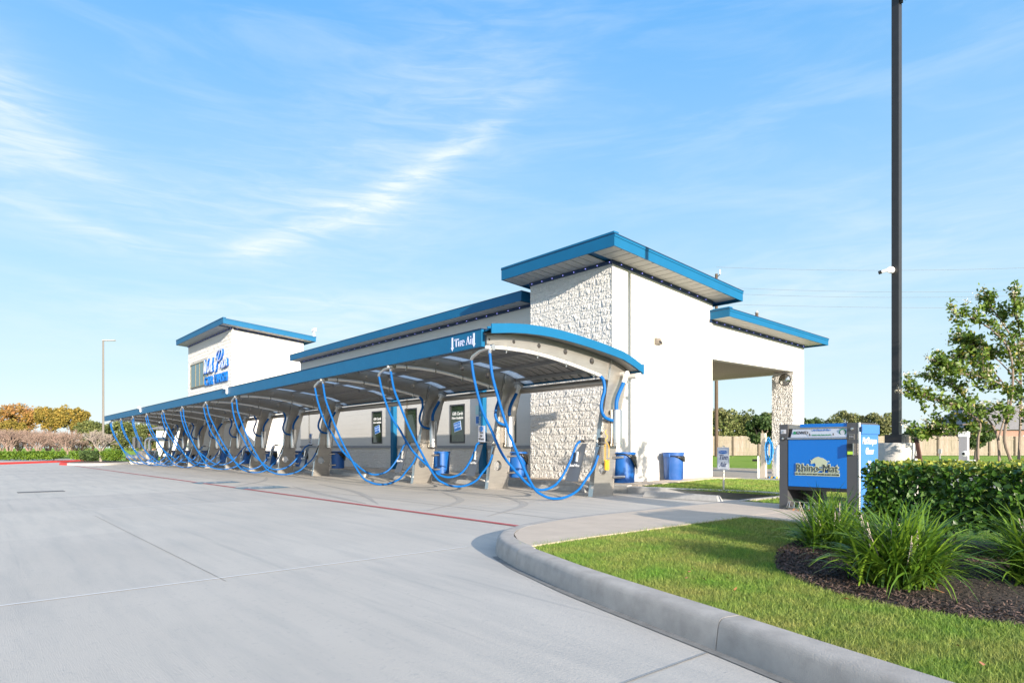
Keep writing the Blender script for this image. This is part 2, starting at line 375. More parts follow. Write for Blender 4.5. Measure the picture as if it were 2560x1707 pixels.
def curve_plate(name, outer, holes, thick, plane='yz', off=0.0):
    """filled outline with holes, given thickness: from a 2-D curve"""
    cu = bpy.data.curves.new(name, 'CURVE'); cu.dimensions = '2D'; cu.fill_mode = 'BOTH'; cu.extrude = thick / 2
    def spl(pp):
        s = cu.splines.new('POLY'); s.points.add(len(pp) - 1); s.use_cyclic_u = True
        for i, (a, b) in enumerate(pp): s.points[i].co = (a, b, 0, 1)
    spl(outer)
    for (cy, cz, r) in holes: spl([(cy + r * cos(q * pi / 12), cz + r * sin(q * pi / 12)) for q in range(24)])
    return curve_mesh(cu, name, plane, off)
def curve_mesh(cu, name, plane, off=0.0):
    o = bpy.data.objects.new('tmp', cu); COL.objects.link(o)
    dg = bpy.context.evaluated_depsgraph_get(); me = bpy.data.meshes.new_from_object(o.evaluated_get(dg)); me.name = name
    bpy.data.objects.remove(o)
    if plane == 'yz': M = Matrix(((0, 0, 1, off), (1, 0, 0, 0), (0, 1, 0, 0), (0, 0, 0, 1)))
    elif plane == 'xz': M = Matrix(((1, 0, 0, 0), (0, 0, -1, off), (0, 1, 0, 0), (0, 0, 0, 1)))
    else: M = Matrix.Identity(4)
    me.transform(M); me.materials.clear(); return me
def text(name, s, size, m, parent, loc, plane='xz', depth=.002, shear=0.0, align='CENTER', sx=1.0, bold=0.0, rz=0, sp=1.0):
    cu = bpy.data.curves.new(name, 'FONT'); cu.body = s; cu.size = size; cu.extrude = depth; cu.shear = shear; cu.align_x = align; cu.align_y = 'CENTER'; cu.offset = bold; cu.resolution_u = 3; cu.space_character = sp
    me = curve_mesh(cu, name, plane); me.transform(Matrix.Diagonal((sx, 1, 1, 1)) if plane != 'yz' else Matrix.Diagonal((1, sx, 1, 1)))
    me.materials.append(m); o = bpy.data.objects.new(name, me); COL.objects.link(o); o.location = loc; o.rotation_euler = (0, 0, rz)
    if parent: o.parent = parent
    return o
def np_mesh(name, verts, faces):
    me = bpy.data.meshes.new(name); nv, nf, k = len(verts), len(faces), faces.shape[1]
    me.vertices.add(nv); me.vertices.foreach_set('co', verts.astype(np.float32).ravel())
    me.loops.add(nf * k); me.loops.foreach_set('vertex_index', faces.astype(np.int32).ravel())
    me.polygons.add(nf); me.polygons.foreach_set('loop_start', np.arange(0, nf * k, k, dtype=np.int32))
    me.update(calc_edges=True); return me
def unit(a): return a / np.maximum(np.linalg.norm(a, axis=1, keepdims=True), 1e-9)
def leaf_mesh(name, P, size, aspect=.55, bias=None, bw=0.0, fold=.25):
    """rhombic leaves centred on P; bias = preferred normal"""
    n = len(P); nr = rng.normal(size=(n, 3))
    if bias is not None: nr = nr + np.asarray(bias) * bw
    nr = unit(nr); t = unit(np.cross(nr, rng.normal(size=(n, 3)))); b = np.cross(nr, t)
    s = (size * rng.uniform(.6, 1.25, n))[:, None]
    v = np.stack([P - t * s * .5, P + b * s * aspect * .5 + nr * s * fold * .3 + t * s * .05, P + t * s * .5, P - b * s * aspect * .5 + nr * s * fold * .3 + t * s * .05], 1).reshape(-1, 3)
    i = np.arange(n)[:, None] * 4
    f = np.concatenate([i + [0, 1, 2], i + [0, 2, 3]], 0)
    return np_mesh(name, v, f)
def blade_mesh(name, P, h, wd, lean=.5):
    n = len(P); a = rng.uniform(0, 2 * pi, n); d = np.stack([np.cos(a), np.sin(a), np.zeros(n)], 1)
    hh = (h * rng.uniform(.5, 1.3, n))[:, None]; q = rng.uniform(0, 2 * pi, n); sd = np.stack([np.cos(q), np.sin(q), np.zeros(n)], 1)
    tip = P + d * hh * rng.uniform(0, lean, (n, 1)) * 1.6; tip[:, 2:3] += hh * .9
    v = np.stack([P - sd * wd / 2, P + sd * wd / 2, tip], 1).reshape(-1, 3)
    return np_mesh(name, v, np.arange(n * 3).reshape(-1, 3))
def in_poly(x, y, poly):
    r = np.zeros(len(x), bool); n = len(poly)
    for i in range(n):
        x0, y0 = poly[i]; x1, y1 = poly[(i + 1) % n]
        c = ((y0 > y) != (y1 > y)) & (x < (x1 - x0) * (y - y0) / (y1 - y0 + 1e-12) + x0); r ^= c
    return r
def scatter(poly, dens, z):
    xs = [p[0] for p in poly]; ys = [p[1] for p in poly]
    n = int((max(xs) - min(xs)) * (max(ys) - min(ys)) * dens)
    x = rng.uniform(min(xs), max(xs), n); y = rng.uniform(min(ys), max(ys), n); k = in_poly(x, y, poly)
    return np.stack([x[k], y[k], np.full(k.sum(), z)], 1)
def polar(d, side, z=0):     # a place given by distance along the view bearing and side step
    return Vector((CAM.x + fx * d + rx * side, CAM.y + fy * d + ry * side, z))
def S(dpx, d): return (dpx - 1280) / 1627 * d
def H(dpy, d): return 1.095 - (dpy - 1115) / 1627 * d

# ================================================================ GROUND
SLOPE = .004
def gz(x): return SLOPE * max(-60, min(30, x))
def sheet(name, poly, z, m, label=None, slope=True):
    me = bpy.data.meshes.new(name)
    bm = bmesh.new(); vs = [bm.verts.new((x, y, (gz(x) if slope else 0) + z)) for x, y in poly]; bm.faces.new(vs)
    bmesh.ops.triangulate(bm, faces=bm.faces); bmesh.ops.recalc_face_normals(bm, faces=bm.faces)
    for f in bm.faces:
        if f.normal.z < 0: f.normal_flip()
    bm.to_mesh(me); bm.free()
    o = obj(name, me, m); o['kind'] = 'structure'
    if label: o['label'] = label
    return o
b = MB()
xs = [-700, -60, 30, 700]
b.add([(x, y, gz(x) - .35 if abs(x) > 100 else gz(x) - .35) for x in xs for y in (-600, 700)], [(i * 2, i * 2 + 2, i * 2 + 3, i * 2 + 1) for i in range(3)])
o = obj('ground', b, LAWNF); tag(o, 'flat grassy ground reaching the horizon', kind='structure')
b = MB(); b.add([(x, y, gz(x)) for x in (-60, 30) for y in (-60, 20)], [(0, 2, 3, 1)])
o = obj('parking_lot', b, LOT); tag(o, 'pale grey concrete parking lot', kind='structure')
b = MB(); b.add([(x, y, gz(-60)) for x in (-75, -60) for y in (-60, -1)], [(0, 2, 3, 1)])
o = obj('parking_lot_end', b, LOT); tag(o, 'far end of the pale concrete lot', kind='structure')

JW = mat('white_joint_sealant', (.62, .62, .62), .6); JD = mat('dark_saw_joint', (.20, .20, .19), .9)
def strip(name, x0, y0, x1, y1, wd, m, z, label):
    d = Vector((x1 - x0, y1 - y0, 0)).normalized(); n = Vector((-d.y, d.x, 0)) * wd / 2
    b = MB(); b.add([(x0 + n.x, y0 + n.y, gz(x0) + z), (x0 - n.x, y0 - n.y, gz(x0) + z), (x1 - n.x, y1 - n.y, gz(x1) + z), (x1 + n.x, y1 + n.y, gz(x1) + z)], [(0, 1, 2, 3)])
    o = obj(name, b, m); return tag(o, label, kind='structure')
strip('joint_line', 4.14, -24, 3.92, -6.2, .028, JW, .004, 'pale sealed joint running to the kerb end')
strip('joint_line', .02, -4.4, .05, -.6, .03, JW, .004, 'pale sealed joint near the nearest canopy post')
strip('joint_line', -3.95, -9, -3.7, -.5, .025, JW, .004, 'faint pale joint by the second canopy post')
strip('joint_line', -2.6, -8.72, 4.12, -8.72, .006, JD, .004, 'thin dark saw cut across the lot')
strip('joint_line', 7.69, -14, 7.65, -7.34, .007, JD, .004, 'thin dark saw cut meeting the kerb joint')
strip('joint_line', -26, -3.55, 3.4, -3.55, .016, JD, .004, 'thin dark joint between red line and canopy')
strip('joint_line', -7.6, -22, -7.6, -5, .02, JD, .004, 'thin dark joint in the middle of the lot')
strip('red_line', -40, -4.85, 3.6, -4.58, .11, REDP, .008, 'worn red painted line along the vacuum bays')
b = MB().box(-10.6, -10.1, -9.3, -8.35, gz(-10) - .02, gz(-10) + .006)
o = obj('drain_grate', b, mat('drain_iron', (.14, .14, .14), .8, var=.4, vscale=20)); tag(o, 'flat grey drain plate in the lot at the left', 'drain')
TM = mat('scuff_shadow_tone', (.30, .285, .27), .9, var=.5, vscale=9, col2=(.40, .38, .35))  # hose shadows and tyre marks are painted together as dark arcs
rs = random.Random(3)
for i, (x0, y0, x1, y1, x2, y2) in enumerate(((-9, -2.2, -5, -3.0, -1.5, -4.3), (-8.5, -3.2, -5, -3.9, -1.8, -4.4), (-15, -1.6, -12, -2.8, -9.6, -4.4), (-3.5, -1.5, -1.2, -2.6, .2, -4.3), (-1.9, -1.1, .3, -2.2, 1.6, -4.1))):
    P = bezier([(x0, y0, 0), (x1, y1, 0), (x2, y2, 0)], 24); vs = []
    for k, p in enumerate(P):
        t = (P[min(k + 1, len(P) - 1)] - P[max(k - 1, 0)]).normalized(); q = Vector((-t.y, t.x, 0)) * (.075 * math.sin(pi * (k + .4) / len(P)) + .004); vs += [(p.x + q.x, p.y + q.y, gz(p.x) + .0045), (p.x - q.x, p.y - q.y, gz(p.x) + .0045)]
    b = MB(); b.add(vs, [(2 * k, 2 * k + 1, 2 * k + 3, 2 * k + 2) for k in range(len(P) - 1)]); tag(obj('shadow_tyre_arc', b, TM), 'faint curved arc of painted hose shadow and tyre mark on the lot in front of the canopy', kind='structure')
def wheelchair(xc, yc, lab):
    z = gz(xc)
    t = thing('accessible_marking', lab, 'ground marking', (xc, yc, z + .009), group='worn blue accessible markings')
    b = MB(); b.add([(-.48, -.62, 0), (.48, -.62, 0), (.48, .62, 0), (-.48, .62, 0)], [(0, 1, 2, 3)]); obj('blue_field', b, BLUEP, t)
    b = MB()
    for q in range(18):
        a, c = 2 * pi * q / 24 + 2.2, 2 * pi * (q + 1) / 24 + 2.2
        b.add([(.24 * cos(a), -.12 + .24 * sin(a), .004), (.24 * cos(c), -.12 + .24 * sin(c), .004), (.18 * cos(c), -.12 + .18 * sin(c), .004), (.18 * cos(a), -.12 + .18 * sin(a), .004)], [(0, 1, 2, 3)])
    b.add([(-.04, -.1, .004), (.04, -.1, .004), (.04, .3, .004), (-.04, .3, .004)], [(0, 1, 2, 3)])
    b.add([(.04, -.1, .005), (.3, -.1, .005), (.3, -.03, .005), (.04, -.03, .005)], [(0, 1, 2, 3)])
    b.add([(.06 * cos(q) , .4 + .06 * sin(q), .004) for q in [i * pi / 4 for i in range(8)]], [tuple(range(8))])
    obj('wheelchair_symbol', b, JW, t)
wheelchair(-8.3, -4.12, 'worn blue wheelchair marking nearer the camera beside the red line')
wheelchair(-12.0, -4.25, 'worn blue wheelchair marking farther along the red line')

# ---- kerb: swept profile along the near island
KP = [(3.52, 1.55), (3.52, .6), (3.52, -1), (3.53, -2.6), (3.56, -4.0), (3.63, -4.75), (3.76, -5.28), (3.98, -5.74), (4.27, -6.08), (4.62, -6.34), (5.19, -6.60), (5.65, -6.76), (6.15, -6.93), (6.6, -7.06), (7.05, -7.18), (7.66, -7.34), (8.3, -7.52), (9.2, -7.75), (10.4, -8.0), (12.5, -8.35), (16, -8.8)]
PROF = [(0.0, 0), (.010, .07), (.018, .125), (.026, .148), (.042, .163), (.062, .169), (.11, .170), (.166, .170), (.166, -.05)]
def sweep_kerb(path, prof, side=1, gap=0.003, z0=0.0):
    P = [Vector((p[0], p[1], 0)) for p in path]; b = MB(); n = len(P); k = len(prof); vs = []
    for i, p in enumerate(P):
        t = (P[min(i + 1, n - 1)] - P[max(i - 1, 0)]).normalized(); nn = Vector((-t.y, t.x, 0)) * side
        q = p + (t * gap if i == 0 else (-t * gap if i == n - 1 else Vector()))
        for (o_, h) in prof: vs.append((q.x + nn.x * o_, q.y + nn.y * o_, gz(q.x) + h + z0))
    fs = [(i * k + j, i * k + j + 1, (i + 1) * k + j + 1, (i + 1) * k + j) for i in range(n - 1) for j in range(k - 1)]
    fs += [tuple(range(k)), tuple((n - 1) * k + j for j in range(k - 1, -1, -1))]
    return b.add(vs, fs)
def densify(path, n=60): return [(p.x, p.y) for p in bezier([(a, c, 0) for a, c in path], n)]
kr = bpy.data.objects.new('kerb', None); COL.objects.link(kr); tag(kr, 'rounded concrete kerb round the near lawn', kind='structure')
for a, c in ((0, 3), (3, 5), (5, 10), (10, 15), (15, 18), (18, 20)):
    seg = densify(KP[a:c + 1], 24)
    obj('kerb_stone', sweep_kerb(seg, [(min(o_, .19) if o_ < .16 else (.190 if c <= 10 else .166), h) for o_, h in PROF]), KERB, kr, smooth=True)
# gutter strip at the kerb foot
g = densify(KP[9:19], 60); b = MB(); vs = []
for i, (x, y) in enumerate(g):
    t = Vector((g[min(i + 1, len(g) - 1)][0] - g[max(i - 1, 0)][0], g[min(i + 1, len(g) - 1)][1] - g[max(i - 1, 0)][1], 0)).normalized(); nn = Vector((t.y, -t.x, 0))
    vs += [(x - nn.x * .01, y - nn.y * .01, gz(x) + .005), (x + nn.x * .055, y + nn.y * .055, gz(x) + .005)]
b.add(vs, [(2 * i, 2 * i + 1, 2 * i + 3, 2 * i + 2) for i in range(len(g) - 1)])
o = obj('gutter_strip', b, mat('gutter_dirt', (.24, .235, .225), .9, var=.4, vscale=12)); tag(o, 'thin grey gutter strip along the kerb foot', kind='structure')

# ---- walkway slabs (parts of one walkway)
wk = bpy.data.objects.new('walkway', None); COL.objects.link(wk); tag(wk, 'tan concrete walk between kerb and lawn', kind='structure')
inner = [(x, y) for x, y in [(3.712, -.45), (3.712, -2.6), (3.745, -3.98), (3.81, -4.7), (3.93, -5.2), (4.13, -5.62), (4.40, -5.94), (4.72, -6.17), (5.12, -6.38)]]
def slab(poly, z=.1855, dz=.2):
    bmm = bmesh.new(); top = [bmm.verts.new((x, y, z)) for x, y in poly]; bot = [bmm.verts.new((x, y, z - dz)) for x, y in poly]
    bmm.faces.new(top); n = len(poly)
    for i in range(n): bmm.faces.new((top[i], top[(i + 1) % n], bot[(i + 1) % n], bot[i]))
    bmesh.ops.recalc_face_normals(bmm, faces=bmm.faces)
    me = bpy.data.meshes.new('paving_slab'); bmm.to_mesh(me); bmm.free(); return obj('paving_slab', me, WALK, wk)
slab([(3.712, -.46), (3.712, -2.595), (5.07, -2.595), (5.07, -.46)])
slab([(3.712, -2.603), (3.735, -3.70), (5.07, -3.70), (5.07, -2.603)])
slab([(3.735, -3.708), (3.745, -3.98), (3.80, -4.66), (3.80, -4.70), (5.07, -4.70), (5.07, -3.708)])
slab([(3.812, -4.708)] + inner[4:] + [(5.13, -6.37), (5.07, -5.6), (5.07, -4.708)])
slab([(5.078, -.46), (5.078, -2.595), (6.6, -2.595), (6.6, -.46)])

# ---- lawns
lawn1 = [(6.61, -.46), (6.61, -2.6), (5.07, -2.6), (5.07, -6.36), (5.35, -6.46), (5.81, -6.6), (6.39, -6.79), (6.85, -6.93), (7.19, -7.03), (7.65, -7.17), (8.3, -7.36), (9.2, -7.58), (10.4, -7.83), (12.5, -8.18), (40, -8.6), (40, -.46)]
sheet('near_lawn', lawn1, .150, LAWN, 'short mown lawn inside the kerb', slope=False)
lawn2 = [(3.70, -.46), (3.70, 1.6), (-.1, 1.62), (-.12, 1.9), (-.30, 3.0), (-.62, 4.6), (-.86, 5.9), (-.86, 6.2), (-.5, 6.6), (40, 6.6), (40, -.46)]
sheet('side_lawn', lawn2, .150, LAWN, 'lawn strip between kerb and wash bay drive', slope=False)
sheet('back_lawn', [(-60, 13.9), (-60, 300), (300, 300), (300, 13.9)], .155, LAWNF, 'lawn stretching back to the wooden fence', slope=False)
sheet('drive', [(-6.5, 6.75), (-6.5, 13.7), (30, 13.7), (30, 6.75)], .125, mat('drive_concrete', (.33, .31, .285), .9, var=.2, vscale=2), 'concrete drive through the wash bay', slope=False)
b = MB().box(-6, 30, 13.7, 13.9, -.3, .2); o = obj('drive_kerb', b, CONC); tag(o, 'straight concrete kerb behind the drive', kind='structure')
b = MB().box(-.5, 30, 6.6, 6.75, -.3, .185); o = obj('drive_kerb', b, CONC); tag(o, 'straight concrete kerb before the drive', kind='structure')
b = MB().box(-5.9, -.3, 7.0, 7.28, .10, .131); o = obj('trench_drain', b, BLACK); tag(o, 'dark trench drain across the wash bay floor', 'drain')
# sidewalk beside the building and kerb in front of the sign
b = MB(); b.prism([(-46, 1.66), (-46, 2.9), (-1.0, 2.9), (-1.38, 6.74), (-.45, 6.74), (-.5, 6.6), (-.82, 6.2), (-.84, 5.9), (-.6, 4.6), (-.28, 3.0), (-.1, 1.9), (-.08, 1.66)], -.3, .19)
o = obj('sidewalk', b, WALK); tag(o, 'tan concrete sidewalk along the building foot', kind='structure')
kf = bpy.data.objects.new('front_kerb', None); COL.objects.link(kf); tag(kf, 'straight concrete kerb behind the wheel stops', kind='structure')
kx = [-46, -40, -34, -28, -22, -16, -10, -5.9, -3.1, -.27]
for i in range(len(kx) - 1):
    obj('kerb_stone', sweep_kerb([(kx[i], 1.47), (kx[i + 1], 1.47)], [(0, -.05), (.012, .10), (.02, .17), (.05, .186), (.19, .187), (.19, -.05)], 1, .008), CONC, kf, smooth=True)
obj('kerb_stone', sweep_kerb(densify([(-.27, 1.47), (.6, 1.56), (1.9, 1.85), (2.6, 1.98), (3.4, 1.75), (3.62, 1.5)], 24), [(0, -.05), (.012, .08), (.02, .15), (.05, .166), (.16, .167), (.16, -.05)], 1, .008), CONC, kf, smooth=True)

# ---- grass blades
bed = [(6.62, -2.62), (6.62, -4.4), (6.75, -4.95), (6.92, -5.32), (7.08, -5.62), (7.47, -5.97), (7.76, -6.12), (8.05, -6.20), (8.45, -6.19), (9.0, -6.08), (12, -5.9), (12, -2.62)]
P = scatter([(5.07, -2.62)] + lawn1[3:14] + [(12.5, -2.62)], 23000, .145)
d = np.hypot(P[:, 0] - CAM.x, P[:, 1] - CAM.y)
vis = (P[:, 0] - CAM.x) * fx + (P[:, 1] - CAM.y) * fy
side_ = (P[:, 0] - CAM.x) * rx + (P[:, 1] - CAM.y) * ry
keep = (vis > 1.6) & (side_ < vis * .86 + .3) & ~in_poly(P[:, 0], P[:, 1], bed) & (rng.uniform(size=len(P)) < np.clip((5.0 / d) ** 1.1, .2, 1))
P = P[keep]; P[:, 2] += .0
dk = np.hypot(P[:, 0] - CAM.x, P[:, 1] - CAM.y)
me = blade_mesh('grass', P, .042, 1, .9)
# width grows with distance so thinner stands keep their cover
vv = np.zeros(len(P) * 9, np.float32); me.vertices.foreach_get('co', vv); vv = vv.reshape(-1, 3, 3)
mid = (vv[:, 0] + vv[:, 1]) / 2; wdt = (.0045 * np.clip(dk / 3.2, 1, 2.6))[:, None]
vv[:, 0] = mid + (vv[:, 0] - mid) * wdt; vv[:, 1] = mid + (vv[:, 1] - mid) * wdt
me.vertices.foreach_set('co', vv.ravel()); me.update()
o = obj('grass', me, GRASSB); tag(o, 'short green grass blades of the near lawn', 'grass', kind='stuff')
P = scatter([(3.72, -.44), (3.72, 1.62), (-.06, 1.75), (-.3, 3.1), (-.84, 5.95), (-.5, 6.55), (12, 6.55), (12, -.44)], 1500, .145)
o = obj('grass', blade_mesh('grass', P, .05, .016, .8), GRASSB); tag(o, 'grass blades of the lawn strip behind the machine', 'grass', kind='stuff')
P = scatter([(5.04, -2.6), (5.04, -6.35), (5.13, -6.35), (5.13, -2.6)], 5000, .15); P = np.concatenate([P, scatter([(5.0, -2.66), (5.0, -2.55), (6.6, -2.55), (6.6, -2.66)], 4000, .15)])
o = obj('grass', blade_mesh('grass', P, .055, .007, 1.3), GRASSB); tag(o, 'longer grass tufts creeping over the walk edge', 'grass', kind='stuff')

P = scatter([(6.2, -6.7), (9.2, -7.4), (9.6, -6.3), (7.0, -5.9)], 4, .185)
o = obj('fallen_leaves', leaf_mesh('fallen_leaves', P, .038, .6, (0, 0, 1), 2), LIRD); tag(o, 'few dry brown leaves lying on the near lawn', 'leaves', kind='stuff')
# ---- mulch bed
b = MB(); bmm = bmesh.new(); cx_, cy_ = 8.6, -4.4
ring = bed; rows = 6; vs = []
for j in range(rows + 1):
    f = j / rows
    for (x, y) in ring: vs.append((x + (cx_ - x) * f, y + (cy_ - y) * f, .150 + .055 * sin(min(1, f * 1.8) * pi / 2) + .004))
n = len(ring)
b.add(vs, [(j * n + i, j * n + (i + 1) % n, (j + 1) * n + (i + 1) % n, (j + 1) * n + i) for j in range(rows) for i in range(n)])
o = obj('mulch_bed', b, SOIL, smooth=True); tag(o, 'dark mulch planting bed in the lawn', kind='structure')
P = scatter(bed, 5200, .175); dd = np.hypot(P[:, 0] - CAM.x, P[:, 1] - CAM.y); P = P[dd < 7.5]
f = np.clip((np.abs(P[:, 1] - cy_) / 1.8), 0, 1); P[:, 2] = .158 + .045 * (1 - f ** 2) + rng.uniform(0, .012, len(P))
o = obj('mulch_chips', leaf_mesh('mulch_chips', P, .042, .22, (0, 0, 1), 2.0, .1), CHIP); tag(o, 'brown bark mulch chips scattered on the bed', 'mulch', kind='stuff')

# ================================================================ BUILDING
bd = thing('car_wash_building', 'cream block car wash building with blue roof edges and two towers', 'building', (0, 0, 0))
NT = (-4.53, -1.40, 2.26, 6.75)      # near tower x0 x1 y0 y1
nw = obj('tower_wall', MB().prism([(2.289, .15), (6.75, .15), (6.75, 5.42), (2.289, 5.77)], -4.50, -1.43, 'yz'), SPLIT, bd)
side = MB().prism([(2.262, .15), (6.752, .15), (6.752, 5.425), (2.262, 5.77)], -1.43, -1.40, 'yz'); obj('side_wall', side, WALL, bd)
# bay: side wall with an opening, rear corner column, soffit
bw = MB(); bw.prism([(6.752, 3.687), (12.5, 3.687), (12.5, 4.59), (6.752, 4.79)], -1.62, -1.40, 'yz'); obj('bay_lintel', bw, WALL, bd)
obj('corner_column', MB().box(-2.14, -1.40, 11.73, 12.5, .12, 3.687), WALL, bd)
bw = MB().box(-5.9, -2.14, 12.28, 12.5, 3.687, 4.6); obj('rear_lintel', bw, WALL, bd)
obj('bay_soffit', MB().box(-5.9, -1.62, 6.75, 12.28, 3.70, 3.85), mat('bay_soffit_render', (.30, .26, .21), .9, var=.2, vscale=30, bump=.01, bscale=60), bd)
body = MB().box(-22.6, -6.0, 2.84, 12.5, .1, 5.38); body.box(-6.0, -4.5, 2.84, 6.75, .1, 5.38)
mw = obj('main_wall', body, WALL, bd)
# main front skin with window openings is built as piers so that the windows sit back in real reveals
wins = [(-15.08, -14.2), (-12.42, -11.53), (-9.37, -8.47), (-6.68, -5.77)]
fr = MB(); xs = [-22.6] + [q for p in wins for q in p] + [-4.53]
for i in range(0, len(xs), 2): fr.box(xs[i], xs[i + 1], 2.70, 2.84, .99, 5.385)
for a, c in wins: fr.box(a, c, 2.70, 2.84, 2.545, 5.385); fr.box(a, c, 2.70, 2.84, .99, 1.2)
# the skin is placed so its face is at y = 2.80
fr.v = [(x, y + .10 if y < 2.75 else y + .0, z) for x, y, z in fr.v]
obj('front_wall', fr, WALL, bd)
sb = MB()
for a, c in ((-22.6, -13.3), (-12.95, -7.5), (-7.2, -4.53)): sb.box(a, c, 2.745, 2.80, 1.02, 1.115)
obj('sill_band', sb, SILL, bd)
for i, (a, c) in enumerate(wins):
    wf = MB(); t_ = .05
    for q in ((a, a + t_, 1.2, 2.545), (c - t_, c, 1.2, 2.545), (a + t_, c - t_, 1.2, 1.2 + t_), (a + t_, c - t_, 2.495, 2.545)): wf.box(q[0], q[1], 2.79, 2.835, q[2], q[3])
    w_ = obj('window', wf, FRAMED, bd); w_.location = (0, 0, 0)
    obj('pane', MB().box(a + t_, c - t_, 2.815, 2.825, 1.25, 2.495), GLASSD, w_)
    if i in (0, 2):
        xc = (a + c) / 2
        text('lettering', 'Gift Cards', .15, WHITE, w_, (xc, 2.805, 2.22), shear=.25, bold=.003)
        text('lettering', 'Now Available', .115, WHITE, w_, (xc, 2.805, 2.07), shear=.1, bold=.003)
        card = MB(); card.obox((xc, 2.806, 1.78), (.21 * cos(.2), 0, .21 * sin(.2)), (0, .004, 0), (-.16 * sin(.2), 0, .16 * cos(.2))); obj('gift_card_decal', card, mat('card_border', (.5, .6, .75), .4), w_)
        card = MB(); card.obox((xc, 2.802, 1.78), (.195 * cos(.2), 0, .195 * sin(.2)), (0, .003, 0), (-.145 * sin(.2), 0, .145 * cos(.2))); obj('gift_card_field', card, MACH, w_)
        o = text('lettering', 'Wash Pros\nGift Card', .095, mat('pale_print', (.45, .6, .9), .5), w_, (xc, 2.796, 1.80), shear=.2); o.rotation_euler = (0, -.2, 0)
    if i == 3: text('lettering', '25\nv', .16, WHITE, w_, ((a + c) / 2 + .2, 2.805, 1.52), bold=.003)
for xa in (-13.21, -7.46):
    obj('wall_post', MB().box(xa, xa + .22, 2.62, 2.78, .19, 3.25), TEAL, bd)
# split face blocks ------------------------------------------------
def block_mesh(wd, ht, seed, dep=.045):
    r = np.random.default_rng(seed); nx, ny = 10, 6; b = MB(); g = []
    e0 = .0018
    low = r.uniform(-1, 1, (3, 3))
    for j in range(ny + 1):
        for i in range(nx + 1):
            u, v_ = i / nx, j / ny; edge = (i in (0, nx)) or (j in (0, ny))
            fi, fj = u * 2, v_ * 2; a0, b0 = min(int(fi), 1), min(int(fj), 1); fu, fv = fi - a0, fj - b0
            lo = (low[b0, a0] * (1 - fu) * (1 - fv) + low[b0, a0 + 1] * fu * (1 - fv) + low[b0 + 1, a0] * (1 - fu) * fv + low[b0 + 1, a0 + 1] * fu * fv)
            h = (.013 + r.uniform(-.004, .006)) if edge else .022 + .009 * lo + r.uniform(-.013, .013)
            g.append((-wd / 2 + e0 + (wd - 2 * e0) * u + (0 if edge else r.uniform(-.012, .012)), -h, e0 + (ht - 2 * e0) * v_ + (0 if edge else r.uniform(-.01, .01))))
    k = nx + 1
    b.add(g, [(j * k + i, j * k + i + 1, (j + 1) * k + i + 1, (j + 1) * k + i) for j in range(ny) for i in range(nx)])
    x0, x1, z0, z1 = -wd / 2 + e0, wd / 2 - e0, e0, ht - e0
    b.add([(x0, -.010, z0), (x1, -.010, z0), (x1, -.010, z1), (x0, -.010, z1), (x0, .03, z0), (x1, .03, z0), (x1, .03, z1), (x0, .03, z1)], [(0, 4, 5, 1), (1, 5, 6, 2), (2, 6, 7, 3), (3, 7, 4, 0)])
    return b
CW = .3912
BM = [block_mesh(CW, .2032, s).mesh('block') for s in range(20)]
BH = [block_mesh(CW / 2, .2032, 50 + s).mesh('block') for s in range(6)]
for m_ in BM + BH: m_.materials.append(SPLIT)
count = 0
def lay(x0, x1, y, z0, rows, parent, top=None, stuff=None, limit=300, zmax=None):
    global count
    for j in range(rows):
        x = x0; first = (j % 2 == 1)
        while x < x1 - .05:
            half = first or (x1 - x < CW * .75); wd = CW / 2 if half else CW
            first = False
            me = random.choice(BH if half else BM)
            if stuff is None:
                o = bpy.data.objects.new('block', me); COL.objects.link(o); o.parent = parent; o.location = (x + wd / 2, y, z0 + j * .2032); count += 1
            else: stuff.append((me, (x + wd / 2, y, z0 + j * .2032)))
            x += wd
lay(-4.53, -1.40, 2.29, .19, 27, nw)
tp = MB().box(-4.52, -1.41, 2.262, 2.30, .19 + 27 * .2032, 5.768); obj('top_course', tp, SPLIT, bd)
cc = [o for o in bd.children if o.name.startswith('corner_column')][0]
lay(-2.18, -1.40, 11.732, .13, 17, cc)
def stuff_mesh(lst, name):
    V = []; F = []; base = 0
    for me, loc in lst:
        v = np.zeros(len(me.vertices) * 3, np.float32); me.vertices.foreach_get('co', v); v = v.reshape(-1, 3) + np.array(loc); V.append(v)
        for p in me.polygons: F.append(tuple(base + i for i in p.vertices))
        base += len(v)
    V = np.concatenate(V); m2 = bpy.data.meshes.new(name); m2.from_pydata(V.tolist(), [], F); return m2
fw = [o for o in bd.children if o.name.startswith('front_wall')][0]
lay(-7.2, -4.6, 2.815, .19, 4, fw)
lst = []
for a, c in ((-22.6, -13.21), (-12.99, -7.46)): lay(a, c - .02, 2.815, .19, 4, None, stuff=lst)
o = obj('block_course', stuff_mesh(lst, 'block_course'), SPLIT, bd); o['kind'] = 'stuff'

